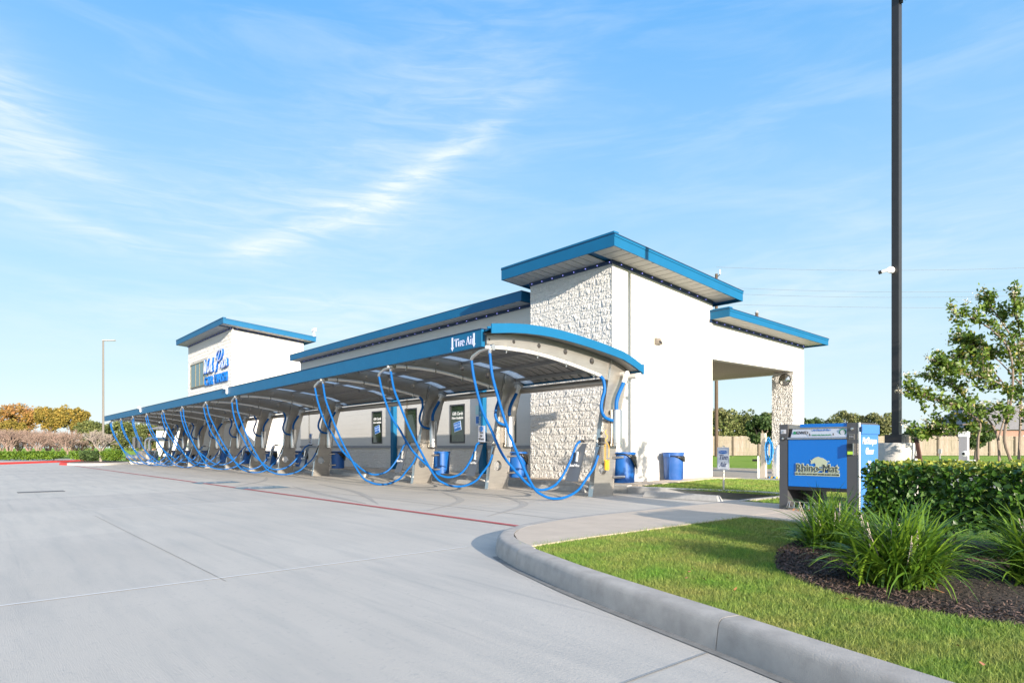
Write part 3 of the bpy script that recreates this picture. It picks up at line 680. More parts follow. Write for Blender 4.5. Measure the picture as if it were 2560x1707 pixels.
# roofs --------------------------------------------------------------
LED = mat('led_dot', (.3, .3, .9), .4, emit=((.35, .35, 1.0), 1.6))
led_me = MB().lathe([(.001, -.009), (.009, -.004), (.009, .004), (.001, .009)], n=6).mesh('led_light'); led_me.materials.append(LED)
def soff_mesh(lx, ly, name='soffit_panel'):
    m_ = MB().box(-lx / 2, lx / 2, -ly / 2, ly / 2, 0, .012).mesh(name); m_.materials.append(SOFFIT); return m_
def put(me, name, parent, loc, rot=(0, 0, 0)):
    o = bpy.data.objects.new(name, me); COL.objects.link(o); o.parent = parent; o.location = loc; o.rotation_euler = rot; return o
def shed_roof(x0, x1, y0, y1, zf, slope, th, wall_x0, wall_x1, wall_y0, wall_y1, pw=.30, pl=.30, leds=.42, lip=True, far=False):
    """x0..x1,y0..y1 roof outline; zf underside height at y0, slope dz/dy (<0)"""
    zu = lambda y: zf + slope * (y - y0)
    deck = MB().prism([(y0 + .04, zu(y0) + .04), (y1 - .04, zu(y1) + .04), (y1 - .04, zu(y1) + th - .01), (y0 + .04, zu(y0) + th - .01)], x0 + .04, x1 - .04, 'yz')
    rf = obj('roof', deck, TEAL, bd)
    obj('fascia', MB().box(x0, x1, y0, y0 + .03, zf, zf + th), TEAL, rf)
    f2 = MB().prism([(y0 + .032, zu(y0)), (y1, zu(y1)), (y1, zu(y1) + th - .075), (y0 + .032, zu(y0) + th - .075)], x1 - .03, x1, 'yz')
    obj('fascia', f2, TEAL, rf)
    f3 = MB().prism([(y0 + .002, zu(y0) + th - .072), (y1 + .01, zu(y1) + th - .072), (y1 + .01, zu(y1) + th - .012), (y0 + .002, zu(y0) + th - .012)], x1 - .03, x1 + .014, 'yz'); obj('drip_edge', f3, TEAL, rf)
    f4 = MB().prism([(y0 - .01, zu(y0) + th - .012), (y1 + .02, zu(y1) + th - .012), (y1 + .02, zu(y1) + th + .004), (y0 - .01, zu(y0) + th + .004)], x0 - .01, x1 + .026, 'yz'); obj('roof_cap', f4, TEALD, rf)
    obj('fascia', MB().box(x0 + .03, x1 - .03, y1 - .03, y1, zu(y1), zu(y1) + th - .02), TEAL, rf)
    obj('fascia', MB().prism([(y0 + .032, zu(y0)), (y1, zu(y1)), (y1, zu(y1) + th - .02), (y0 + .032, zu(y0) + th - .02)], x0, x0 + .03, 'yz'), TEAL, rf)
    if lip: obj('ridge_cap', MB().box(x0, x1 - .0, y0 - .015, y0 + .16, zf + th + .006, zf + th + .05), TEAL, rf)
    # soffit planks: front overhang (planks run front to back) and right overhang (planks run across)
    if wall_y0 - y0 > .1:
        n = int((wall_x1 - x0) / pw) if not far else 0
        me = soff_mesh(pw - .024, wall_y0 - y0 - .035)
        for i in range(n):
            put(me, 'soffit_panel', rf, (x0 + .03 + pw * (i + .5), (y0 + wall_y0) / 2 + .015, zu((y0 + wall_y0) / 2) + .006), (math.atan(slope), 0, 0))
    if x1 - wall_x1 > .1:
        n = int((y1 - y0) / pl) if not far else 0
        me = soff_mesh(x1 - wall_x1 - .03, pl - .024)
        for i in range(n):
            yy = y0 + .03 + pl * (i + .5)
            if yy + pl / 2 > y1 - .02: break
            put(me, 'soffit_panel', rf, ((x1 + wall_x1) / 2 - .015, yy, zu(yy) + .006), (math.atan(slope), 0, 0))
    # dark trim where the soffit meets the wall, with the string of led dots
    tr = MB(); tr.box(wall_x0, wall_x1 + .035, wall_y0 - .035, wall_y0 + .0, zu(wall_y0) - .085, zu(wall_y0) + .0)
    tr.prism([(wall_y0 + .002, zu(wall_y0) - .085), (wall_y1, zu(wall_y1) - .085), (wall_y1, zu(wall_y1)), (wall_y0 + .002, zu(wall_y0))], wall_x1 + .002, wall_x1 + .035, 'yz')
    obj('soffit_trim', tr, TEALD, rf)
    if leds:
        k = 0
        x = wall_x1 - .05
        while x > wall_x0 and wall_y0 - y0 > .1: put(led_me, 'led_light', rf, (x, wall_y0 - .05, zu(wall_y0) - .045)); x -= leds; k += 1
        y = wall_y0 + .3
        while y < wall_y1: put(led_me, 'led_light', rf, (wall_x1 + .05, y, zu(y) - .045)); y += leds
    return rf
SL = -.0888
shed_roof(-4.95, -.70, 1.53, 7.25, 5.865, SL, .30, -4.53, -1.40, 2.26, 6.75)
shed_roof(-6.1, -.75, 6.62, 12.96, 4.845, -.033, .235, -6.0, -1.40, 6.62, 12.5, leds=.42)
shed_roof(-22.75, -4.96, 2.30, 12.9, 5.40, -.04, .29, -22.6, -4.96, 2.80, 12.5, pw=.28, leds=.55, lip=False)
# far tower
FT = (-38.97, -29.5, 1.54, 5.8)
ft = obj('tower_wall', MB().prism([(1.58, .1), (5.8, .1), (5.8, 7.60), (1.58, 7.93)], FT[0], FT[1] - .03, 'yz'), SPLIT, bd)
obj('side_wall', MB().prism([(1.542, .1), (5.802, .1), (5.802, 7.605), (1.542, 7.935)], FT[1] - .03, FT[1], 'yz'), WALL, bd)
lst = []; lay(FT[0], FT[1] - .01, 1.57, .19, 38, None, stuff=lst)
lst = [q for q in lst if not (-38.45 < q[1][0] < -34.3 and 4.8 < q[1][2] < 6.55)]
o = obj('block_course', stuff_mesh(lst, 'block_course'), SPLIT, bd); o['kind'] = 'stuff'
shed_roof(-39.3, -28.8, .86, 6.3, 7.99, -.0888, .30, -38.97, -29.5, 1.54, 5.8, pw=.35, pl=.35, leds=.6)
# link wall between main building and far tower (deep behind the bays)
obj('link_wall', MB().box(-29.5, -22.6, 8.0, 12.5, .1, 4.6), WALL, bd)
# far tower window
wf = MB(); a, c, z0, z1 = -38.28, -34.4, 4.98, 6.58
for q in ((a, a + .07, z0, z1), (c - .07, c, z0, z1), (a + .07, c - .07, z0, z0 + .07), (a + .07, c - .07, z1 - .07, z1), (-37.1, -37.03, z0 + .07, z1 - .07), (-36.15, -36.08, z0 + .07, z1 - .07), (-35.2, -35.13, z0 + .07, z1 - .07)): wf.box(q[0], q[1], 1.50, 1.575, q[2], q[3])
w_ = obj('window', wf, FRAMEB, bd)
for a1, c1 in ((-38.21, -37.1), (-37.03, -36.15), (-36.08, -35.2), (-35.13, -34.47)): obj('pane', MB().box(a1, c1, 1.53, 1.545, z0 + .07, z1 - .07), GLASST, w_)

# wall sign (script letters drawn by hand as ribbons)
SIGNB = mat('sign_return_blue', (.0, .10, .42), .35); SIGNW = mat('sign_face_lavender', (.55, .60, .80), .35)
sg = thing('wash_sign', 'blue channel letters Wash Pros Car Wash on the far tower', 'sign', (0, 0, 0))
def ribbon(pts, wd, y0, y1, b):
    P = bezier([(x, 0, z) for x, z in pts], max(16, len(pts) * 5)); vs = []
    for i, p in enumerate(P):
        t = (P[min(i + 1, len(P) - 1)] - P[max(i - 1, 0)]).normalized(); n = Vector((-t.z, 0, t.x)) * wd
        vs += [(p.x + n.x, y0, p.z + n.z), (p.x - n.x, y0, p.z - n.z), (p.x - n.x, y1, p.z - n.z), (p.x + n.x, y1, p.z + n.z)]
    m_ = len(P); fs = [(i * 4 + k, i * 4 + (k + 1) % 4, i * 4 + 4 + (k + 1) % 4, i * 4 + 4 + k) for i in range(m_ - 1) for k in range(4)] + [(0, 1, 2, 3), ((m_ - 1) * 4 + 3, (m_ - 1) * 4 + 2, (m_ - 1) * 4 + 1, (m_ - 1) * 4)]
    b.add(vs, fs)
SC = {  # strokes in letter units, x advance follows
 'W': ([[(0, .9), (.12, 1), (.14, .6), (.16, 0), (.34, .5), (.46, .85), (.46, .4), (.5, 0), (.72, .55), (.86, 1), (.95, .92)]], .86),
 'a': ([[(.36, .42), (.15, .45), (.05, .2), (.14, 0), (.32, .2), (.38, .45), (.34, .1), (.42, 0), (.5, .08)]], .42),
 's': ([[(0, .02), (.16, .3), (.24, .5), (.3, .25), (.26, .02), (.1, .02), (.22, 0), (.42, .12)]], .36),
 'h': ([[(0, .05), (.22, .6), (.26, .95), (.18, .9), (.1, 0), (.22, .38), (.32, .4), (.32, .05), (.42, 0), (.5, .1)]], .5),
 'P': ([[(.18, .1), (.0, -.15), (.06, .15), (.3, .7), (.5, 1.2), (.25, 1.25), (-.05, 1.0), (.05, .75)], [(.5, 1.2), (.85, 1.25), (.95, .95), (.7, .6), (.42, .55)]], .85),
 'r': ([[(0, .1), (.14, .45), (.2, .4), (.32, .42), (.28, .1), (.36, 0), (.44, .1)]], .36),
 'o': ([[(.22, .45), (.06, .35), (.05, .08), (.2, 0), (.34, .15), (.32, .38), (.22, .45), (.44, .4)]], .38)}
def script(word, x, z, s, sh=.22, step=1.0):
    fb, ff = MB(), MB()
    for ch in word:
        st, adv = SC[ch]
        for k in st:
            pts = [(x + (px_ + sh * pz) * s * step, z + pz * s) for px_, pz in k]
            ribbon(pts, .050, 1.43, 1.54, fb); ribbon(pts, .030, 1.415, 1.43, ff)
        x += adv * s * step
    return fb, ff
a1, b1 = script('Wash', -34.9, 5.70, .82, step=1.12); obj('letters_back', a1, SIGNB, sg); obj('letters_face', b1, SIGNW, sg)
a1, b1 = script('Pros', -32.35, 5.75, .86, step=1.32); obj('letters_back', a1, SIGNB, sg); obj('letters_face', b1, SIGNW, sg)
text('letters_back', 'CAR WASH', .78, SIGNB, sg, (-32.4, 1.48, 5.15), depth=.05, sx=.98, bold=.006, sp=1.24)
text('letters_face', 'CAR WASH', .78, mat('sign_blue_face', (.0, .20, .62), .35), sg, (-32.4, 1.425, 5.15), depth=.004, sx=.98, bold=.0, sp=1.24)

# small things on the building
t = thing('wall_lamp', 'small bronze wedge wall lamp high on the cream side wall', 'lamp', (-1.40, 4.08, 3.92))
obj('housing', MB().add([(0, -.11, -.09), (0, .11, -.09), (0, .11, .1), (0, -.11, .1), (.14, -.09, -.06), (.14, .09, -.06), (.06, .09, .1), (.06, -.09, .1)], [(0, 1, 2, 3), (4, 7, 6, 5), (0, 4, 5, 1), (1, 5, 6, 2), (2, 6, 7, 3), (3, 7, 4, 0)]), mat('bronze_lamp', (.20, .17, .14), .5), t)
obj('lens', MB().add([(.145, -.06, -.05), (.145, .06, -.05), (.10, .06, .02), (.10, -.06, .02)], [(0, 1, 2, 3)]), BLACK, t)
t = thing('wall_tap', 'small metal hose tap low on the cream side wall', 'tap', (-1.40, 6.44, .84))
obj('spout', MB().tube([(0, 0, .02), (.07, 0, .03), (.10, .02, -.01), (.10, .02, -.05)], .014, 8), STEEL2, t)
obj('wheel_handle', MB().lathe([(.028, 0), (.028, .008)], (.06, -.03, .05), 10), BLACK, t)
t = thing('convex_mirror', 'round convex safety mirror at the top of the bay column', 'mirror', (-1.62, 11.55, 3.40))
obj('mirror_dome', MB().lathe([(.001, .09), (.10, .075), (.17, .035), (.20, 0)], n=24, axis='y'), mat('mirror', (.55, .55, .53), .05, 1.0), t, smooth=True)
obj('rim', MB().lathe([(.20, -.012), (.215, -.012), (.215, .012), (.20, .012)], n=24, axis='y'), GREYD, t)
obj('bracket', MB().box(-.02, .02, 0, .14, -.02, .02), GREYD, t)
t = thing('wall_notice', 'small blue and green notice beside the blue wall post', 'sign', (-7.72, 2.79, 2.1))
obj('notice_top', MB().box(-.12, .12, -.012, 0, .05, .35), mat('pale_green_notice', (.40, .60, .60), .5), t)
obj('notice_bottom', MB().box(-.12, .12, -.012, 0, -.33, .03), mat('white_notice', (.55, .62, .72), .5), t)
obj('notice_symbol', MB().box(-.09, .09, -.016, -.012, -.25, -.02), MACH, t)
t = thing('roof_camera', 'white camera on the rear corner of the far tower roof', 'camera', (-28.9, 6.2, 8.06))
obj('camera_body', MB().box(-.18, .22, -.08, .08, .08, .26), WHITE, t); obj('bracket', MB().box(-.05, .05, -.05, .05, -.28, .12), WHITE, t)

# ================================================================ VACUUM CANOPY
ST = [0, 1, 2, 4, 5, 6, 7, 8, 9, 10, 11]
SX = lambda k: -3.64 * k
cn = thing('vacuum_canopy', 'long curved blue-edged steel canopy over the vacuum bays', 'canopy', (0, 0, 0))
post_poly = [(0, 0), (.05, .29), (.08, .57), (.18, .81), (.25, 1.15), (.29, 1.47), (.39, 1.95), (.47, 2.33), (.515, 2.53), (.60, 3.0), (.75, 2.965), (1.0, 2.87), (1.22, 2.75), (1.08, 2.4), (.95, 1.91), (.77, 1.09), (.72, .52), (.66, 0)]
beam_poly = [(-2.86, 3.16), (-2.2, 3.25), (-1.54, 3.255), (-.8, 3.2), (0, 3.1), (.595, 3.005), (.50, 2.54), (0, 2.676), (-.8, 2.856), (-1.68, 2.975), (-2.45, 2.995), (-2.86, 3.0)]
holes = [(-2.80, 3.09, .022), (-2.2, 3.105, .037), (-1.54, 3.094, .047), (-.80, 3.044, .058), (0.0, 2.92, .070)]
POST = curve_plate('post', post_poly, [(.335, .60, .135)], .10, 'yz', -.05); POST.materials.append(STEEL)
BEAM = curve_plate('arch_beam', [(y, z) for y, z in beam_poly], holes, .085, 'yz', -.05); BEAM.materials.append(STEEL)
# flanges along the post and beam edges
def flange(poly, x0, x1, t=.006, name='flange'):
    b = MB()
    for i in range(len(poly) - 1):
        (a, c), (d_, e_) = poly[i], poly[i + 1]; v = Vector((0, d_ - a, e_ - c)); n = Vector((0, -v.z, v.y)).normalized() * t
        b.add([(x, q[0] + (n.y if s_ else 0), q[1] + (n.z if s_ else 0)) for s_ in (0, 1) for q in ((a, c), (d_, e_)) for x in (x0, x1)], [(0, 1, 3, 2), (4, 6, 7, 5), (0, 4, 5, 1), (2, 3, 7, 6), (0, 2, 6, 4), (1, 5, 7, 3)])
    return b
FL1 = flange([(.0, .0), (.05, .29), (.08, .57), (.18, .81), (.25, 1.15), (.29, 1.47), (.39, 1.95), (.47, 2.33), (.51, 2.52)], -.115, .012).mesh('edge_flange'); FL1.materials.append(STEEL2)
FL2 = flange([(.665, 0), (.725, .52), (.775, 1.09), (.955, 1.91), (1.085, 2.4), (1.22, 2.74)], -.115, .012).mesh('edge_flange'); FL2.materials.append(STEEL2)
SEAM = MB(); SEAM.obox((.008, .56, 2.77), (.006, 0, 0), (0, .018, -.004), (0, .048, .235)); SEAM.obox((.008, .51, 2.75), (.006, 0, 0), (0, .008, -.002), (0, .04, .2))
for i in range(5): SEAM.box(.012, .022, .525 + .02 * i, .545 + .02 * i, 2.57 + .095 * i, 2.59 + .095 * i)
SEAMM = SEAM.mesh('bolted_seam'); SEAMM.materials.append(STEEL2)
FOOT = MB().box(-.15, .05, -.05, .70, 0, .012); FOOTM = FOOT.mesh('base_plate'); FOOTM.materials.append(STEEL2)
for k in ST:
    x = SX(k); z = SLOPE * x
    p = put(POST, 'post', cn, (x, 0, z)); put(FL1, 'edge_flange', p, (0, 0, 0)); put(FL2, 'edge_flange', p, (0, 0, 0)); put(FOOTM, 'base_plate', p, (0, 0, 0))
    q = put(BEAM, 'arch_beam', cn, (x, 0, z)); put(SEAMM, 'bolted_seam', q, (0, 0, 0))
# roof sheets: ribbed sheet following the arc
arc = [(-2.90, 3.175), (-2.55, 3.235), (-2.2, 3.262), (-1.85, 3.27), (-1.54, 3.267), (-1.15, 3.245), (-.8, 3.212), (-.4, 3.165), (0, 3.112), (.3, 3.066), (.62, 3.012), (.95, 2.905), (1.28, 2.77)]
def arcz(y):
    for (a, c), (d_, e_) in zip(arc, arc[1:]):
        if a <= y <= d_: return c + (e_ - c) * (y - a) / (d_ - a)
    return arc[-1][1]
def ribbed(x0, x1, pitch=.3, rib=.045, th=.006, m=GALV):
    b = MB(); prof = []; x = x0
    while x < x1 - 1e-6:
        e_ = min(x + pitch, x1); prof += [(x, 0), (e_ - .06, 0), (e_ - .045, rib), (e_ - .015, rib), (e_, 0)]; x = e_
    prof = [prof[0]] + [q for i, q in enumerate(prof[1:]) if q != prof[i]]
    n = len(prof); vs = []
    for (y, z) in arc:
        for (px_, h) in prof: vs.append((px_, y, z + h))
    m_ = len(arc); b.add(vs, [(j * n + i, j * n + i + 1, (j + 1) * n + i + 1, (j + 1) * n + i) for j in range(m_ - 1) for i in range(n - 1)])
    k = len(vs); b.add([(x_, y, z + th) for x_, y, z in vs], [(j * n + i, (j + 1) * n + i, (j + 1) * n + i + 1, j * n + i + 1) for j in range(m_ - 1) for i in range(n - 1)])
    return b
SKY = mat('translucent_skylight', (.85, .88, .9), .5, trans=.85)
ridge = ribbed(0, 3.24); RM = ridge.mesh('roof_panel'); RM.materials.append(GALV)
SKM = ribbed(0, .40, pitch=.4, rib=.01).mesh('skylight'); SKM.materials.append(SKY)
RE = ribbed(0, .30).mesh('roof_panel'); RE.materials.append(GALV)
for k in range(0, 11):
    x = SX(k + 1); z = SLOPE * x
    put(SKM, 'skylight', cn, (x, 0, z)); put(RM, 'roof_panel', cn, (x + .40, 0, z))
put(RE, 'roof_panel', cn, (0, 0, 0))
RE2 = ribbed(0, 1.9).mesh('roof_panel'); RE2.materials.append(GALV)
put(RE2, 'roof_panel', cn, (-42.0, 0, SLOPE * -41))
# blue standing-seam top skin and end trims
n = len(arc)
def skin(x0, x1):
    b = MB()
    for h in (.06, .075):
        vs = [(x, y, z + h) for x in (x0, x1) for y, z in arc]; b.add(vs, [(i, i + 1, n + i + 1, n + i) for i in range(n - 1)])
    return b
sk = skin(.41, 3.64).mesh('roof_skin'); sk.materials.append(TEAL)
for k in range(0, 11): put(sk, 'roof_skin', cn, (SX(k + 1), 0, SLOPE * SX(k + 1)))
sk = skin(0, .32).mesh('roof_skin'); sk.materials.append(TEAL); put(sk, 'roof_skin', cn, (0, 0, 0))
sk = skin(0, 1.96).mesh('roof_skin'); sk.materials.append(TEAL); put(sk, 'roof_skin', cn, (-42, 0, SLOPE * -41))
x = .1; seam = MB()
SM = MB(); vs = []
for y, z in arc: vs += [(-.012, y - (.03 if y < -2.8 else 0), z + .05), (.012, y - (.03 if y < -2.8 else 0), z + .05), (.012, y - (.03 if y < -2.8 else 0), z + .125), (-.012, y - (.03 if y < -2.8 else 0), z + .125)]
SM.add(vs, [(i * 4 + k, i * 4 + (k + 1) % 4, i * 4 + 4 + (k + 1) % 4, i * 4 + 4 + k) for i in range(n - 1) for k in range(4)] + [(0, 1, 2, 3)]); SMM = SM.mesh('roof_seam'); SMM.materials.append(TEAL)
i = 0
while x > -42: put(SMM, 'roof_seam', cn, (x, 0, SLOPE * x)); x -= .455
# curved end trim facing the camera side
tr = MB(); vs = []
for y, z in arc: vs += [(.32, y - (.12 if y < -2.8 else 0), z - .04), (.345, y - (.12 if y < -2.8 else 0), z - .04), (.345, y - (.12 if y < -2.8 else 0), z + .135), (.32, y - (.12 if y < -2.8 else 0), z + .135)]
tr.add(vs, [(i * 4 + k, i * 4 + (k + 1) % 4, i * 4 + 4 + (k + 1) % 4, i * 4 + 4 + k) for i in range(n - 1) for k in range(4)] + [(0, 1, 2, 3), (4 * n - 1, 4 * n - 2, 4 * n - 3, 4 * n - 4)])
END = mat('lit_teal_trim', (.018, .19, .42), .38)
obj('end_trim', tr, TEAL, cn)
obj('end_trim_return', MB().box(.30, .345, 1.28, 1.33, 2.70, 2.92), TEAL, cn)
# fascia sections
x = -.05; i = 0
while x > -41.8:
    x2 = max(x - 3.055, -42.0)
    b = MB(); zs = (SLOPE * x, SLOPE * x2)
    b.add([(x - .004, -2.87, 2.95 + zs[0]), (x2 + .004, -2.87, 2.95 + zs[1]), (x2 + .004, -2.87, 3.272 + zs[1]), (x - .004, -2.87, 3.272 + zs[0]), (x - .004, -2.95, 2.95 + zs[0]), (x2 + .004, -2.95, 2.95 + zs[1]), (x2 + .004, -2.95, 3.272 + zs[1]), (x - .004, -2.95, 3.272 + zs[0])], [(0, 1, 2, 3), (4, 7, 6, 5), (0, 4, 5, 1), (1, 5, 6, 2), (2, 6, 7, 3), (3, 7, 4, 0)])
    obj('fascia_panel', b, TEAL, cn); x = x2; i += 1
obj('fascia_cap', MB().add([(-.04, -2.97, 3.274), (-42.0, -2.97, 3.106), (-42.0, -2.80, 3.106), (-.04, -2.80, 3.274), (-.04, -2.97, 3.286), (-42.0, -2.97, 3.118), (-42.0, -2.80, 3.118), (-.04, -2.80, 3.286)], [(0, 3, 2, 1), (4, 5, 6, 7), (0, 1, 5, 4), (2, 3, 7, 6), (0, 4, 7, 3), (1, 2, 6, 5)]), TEALD, cn)
LAV = mat('vinyl_lavender', (.60, .64, .86), .5)
# serif lettering built from strokes
def glyph(b, segs, x, z, s):
    for (x0, z0, x1, z1, wd) in segs:
        d_ = Vector((x1 - x0, 0, z1 - z0)); d_ = d_ if d_.length > 0 else Vector((.001, 0, 0)); n_ = Vector((-d_.z, 0, d_.x)).normalized() * wd / 2
        p0, p1 = Vector((x0, 0, z0)), Vector((x1, 0, z1))
        q = [p0 + n_, p0 - n_, p1 - n_, p1 + n_]
        b.add([(x + v_.x * s, 0, z + v_.z * s) for v_ in q] + [(x + v_.x * s, -.004, z + v_.z * s) for v_ in q], [(0, 1, 2, 3), (4, 7, 6, 5), (0, 4, 5, 1), (1, 5, 6, 2), (2, 6, 7, 3), (3, 7, 4, 0)])
def arcseg(cx, cz, rx_, rz_, a0, a1, w0, n=10):
    o_ = []
    for i in range(n):
        a, c = R(a0 + (a1 - a0) * i / n), R(a0 + (a1 - a0) * (i + 1) / n); o_.append((cx + rx_ * cos(a), cz + rz_ * sin(a), cx + rx_ * cos(c), cz + rz_ * sin(c), w0 * (.45 + .75 * abs(cos((a + c) / 2)))))
    return o_
GL = {'T': ([(.33, 0, .33, 1, .16), (0.02, .96, .64, .96, .07), (.04, .78, .04, .98, .06), (.62, .78, .62, .98, .06), (.2, .02, .46, .02, .05)], .70),
      'i': ([(.14, 0, .14, .66, .14), (.02, .64, .14, .64, .05), (.02, .02, .27, .02, .05), (.07, .88, .21, .88, .14)], .34),
      'r': ([(.14, 0, .14, .66, .14), (.02, .64, .14, .64, .05), (.02, .02, .29, .02, .05), (.16, .50, .30, .62, .08), (.30, .60, .42, .60, .12)], .46),
      'e': (arcseg(.29, .33, .24, .33, 0, 320, .13, 14) + [(.08, .38, .52, .38, .05)], .60),
      'A': ([(.08, 0, .37, .98, .06), (.37, .98, .66, 0, .15), (.18, .34, .56, .34, .05), (0, .02, .2, .02, .05), (.52, .02, .80, .02, .05)], .82),
      ' ': ([], .30)}
def serif(s, x, z, size):
    b = MB()
    for ch in s: g_, ad = GL[ch]; glyph(b, g_, x, z, size); x += ad * size
    return b
o = obj('tire_air_lettering', serif('Tire Air', -.915, 3.03, .158), LAV, cn, loc=(0, -2.952, 0)); 
for xa in (-.99, -.285):
    b = MB(); b.box(xa - .022, xa + .022, -2.957, -2.952, 3.03, 3.225); b.prism([(xa - .05, 3.03), (xa, 2.965), (xa + .05, 3.03)], -2.957, -2.952, 'xz'); obj('down_arrow', b, LAV, cn)
# purlins, rear manifold, end of rear sheets
for y in (-2.62, -1.75, -.80, .15, .95):
    zc = arcz(y) - .035
    for k in range(0, 11):
        xa, xb = SX(k) - .11, SX(k + 1) + .01
        b = MB(); b.add([(xx, y + dy, zc + dz + SLOPE * xx) for xx in (xa, xb) for dz in (-.045, .03) for dy in (-.025, .025)], [(0, 1, 3, 2), (4, 6, 7, 5), (0, 4, 5, 1), (2, 3, 7, 6), (0, 2, 6, 4), (1, 5, 7, 3)])
        obj('purlin', b, GALV, cn)
b = MB().tube([(.02, 1.18, 2.60), (-42, 1.18, 2.60 - .168)], .085, 14); obj('manifold_pipe', b, STEEL, cn, smooth=True)
b = MB(); b.add([(x_, y_, z_ + SLOPE * x_) for x_ in (.3, -42) for y_, z_ in ((1.26, 2.74), (1.34, 2.74), (1.34, 2.86), (1.26, 2.86))], [(0, 1, 5, 4), (1, 2, 6, 5), (2, 3, 7, 6), (3, 0, 4, 7), (0, 3, 2, 1), (4, 5, 6, 7)]); obj('rear_gutter', b, TEAL, cn)
for xx in (-1.9, -9.1, -15.2, -23.7, -30.2): 
    t = thing('spot_light', 'white flood lamp on the canopy edge, %s' % {-1.9: 'nearest the Tire Air lettering', -9.1: 'second along', -15.2: 'below the far tower', -23.7: 'third from the far end', -30.2: 'near the far end'}[xx], 'lamp', (xx, -2.97, 3.2 + SLOPE * xx)) if xx in (-15.2, -30.2) else None
    if t:
        obj('lamp_head', MB().lathe([(.001, -.06), (.09, -.05), (.11, .03), (.07, .06)], (0, -.06, .08), 12), WHITE, t, smooth=True); obj('bracket', MB().box(-.02, .02, -.04, .02, -.14, .05), WHITE, t)

# ---------------------------------------------------------------- vacuum station (equipment on each post)
near_h = [(-2.874, 2.813), (-2.812, 2.4), (-2.67, 1.988), (-2.476, 1.496), (-2.211, .968), (-1.801, .31), (-1.518, .115), (-1.227, .04), (-.888, .055), (-.538, .18), (-.298, .397), (-.053, .643), (.085, .90)]
far_h = [(-2.839, 2.774), (-2.766, 2.346), (-2.588, 1.791), (-2.358, 1.382), (-2.088, .91), (-1.669, .501), (-1.379, .274), (-1.081, .179), (-.736, .249), (-.50, .44), (-.30, .72), (-.16, .98), (-.10, 1.12), (0, 1.20)]
vs_ = thing('vacuum_station', 'x', 'vacuum', (0, 0, 0), group='vacuum stations along the canopy')
def P3(lst, x): return [(x, y, z) for y, z in lst]
obj('vacuum_hose', MB().tube(bezier(P3(near_h, .10), 60), .0265, 10), HOSE, vs_, smooth=True)
obj('vacuum_hose', MB().tube(bezier([(-.52 + .16 * i / 13, y, z) for i, (y, z) in enumerate(far_h)], 60), .0265, 10), HOSE, vs_, smooth=True)
obj('boom_pipe', MB().tube(bezier([(.06, -2.93, 2.925), (.06, -2.45, 2.948), (.06, -1.65, 2.918), (.06, -.83, 2.808), (.06, 0, 2.655), (.06, .20, 2.612)], 30), .034, 12), WHITEP, vs_, smooth=True)
b = MB()
for y, z in ((-2.45, 2.948), (-1.65, 2.918), (-.85, 2.81), (-.02, 2.658)): b.box(.02, .10, y - .012, y + .012, z - .045, z + .05); b.box(.045, .075, y - .01, y + .01, z - .09, z - .04)
obj('pipe_clamp', b, STEEL2, vs_)
b = MB(); b.lathe([(.055, -.06), (.062, -.05), (.062, .05), (.055, .06)], (.06, -2.80, 2.93), 12, 'x'); b.tube([(.06, -2.83, 2.93), (.08, -2.86, 2.86), (.10, -2.875, 2.80)], .034, 10); b.tube([(.02, -2.80, 2.93), (-.25, -2.83, 2.90), (-.46, -2.84, 2.82), (-.52, -2.84, 2.76)], .034, 10)
obj('swivel_joint', b, STEEL2, vs_, smooth=True)
obj('feed_hose', MB().tube(bezier([(.06, .18, 2.612), (.08, .27, 2.52), (.10, .285, 2.30), (.10, .205, 2.09), (.10, .18, 1.89), (.11, .27, 1.73), (.13, .44, 1.665), (.14, .54, 1.66)], 40), .036, 12), HOSE, vs_, smooth=True)
obj('riser_hose', MB().tube(bezier([(.15, .61, 1.90), (.15, .615, 2.05), (.15, .68, 2.22), (.15, .80, 2.41), (.15, .86, 2.51)], 24), .044, 12), HOSE, vs_, smooth=True)
b = MB(); b.tube(bezier([(.15, .855, 2.49), (.15, .90, 2.58), (.14, .93, 2.66), (.08, .95, 2.70), (.0, .96, 2.70)], 20), .055, 12); b.tube([(.0, .96, 2.70), (-.02, 1.12, 2.66), (-.02, 1.18, 2.62)], .055, 12)
obj('pipe_elbow', b, WHITEP, vs_, smooth=True)
b = MB().lathe([(.03, 1.90), (.115, 1.89), (.125, 1.87), (.125, 1.16), (.135, 1.15), (.135, 1.10), (.03, 1.095)], (.15, .615, 0), 24); cyl = obj('dust_canister', b, STEEL2, vs_, smooth=True)
obj('canister_bracket', MB().box(-.01, .06, .50, .72, 1.2, 1.78), STEEL, vs_)
obj('drain_valve', MB().tube([(.15, .73, 1.12), (.16, .76, 1.09), (.15, .74, 1.05)], .012, 6), STEEL2, vs_)
b = MB(); b.tube([(.10, .085, .89), (.095, .12, .98), (.09, .16, 1.09)], [.03, .027, .02], 10); b.tube([(.09, .16, 1.09), (.085, .20, 1.17)], [.02, .016], 8); obj('nozzle', b, BLACK, vs_, smooth=True)
b = MB(); b.tube([(-.36, 0, 1.20), (-.35, .06, 1.21), (-.34, .12, 1.20)], [.03, .032, .03], 10); obj('nozzle', b, BLACK, vs_, smooth=True)
obj('holder_shelf', MB().box(.004, .10, .12, .30, 1.09, 1.11), STEEL2, vs_); obj('holder_rod', MB().tube([(-.12, .20, 1.22), (-.34, .12, 1.22)], .014, 8), STEEL2, vs_)
b = MB(); b.tube([(.02, .1, 1.16), (.12, .14, 1.17), (.12, .26, 1.17), (.02, .30, 1.16)], .008, 6); obj('nozzle_holder', b, STEEL2, vs_)
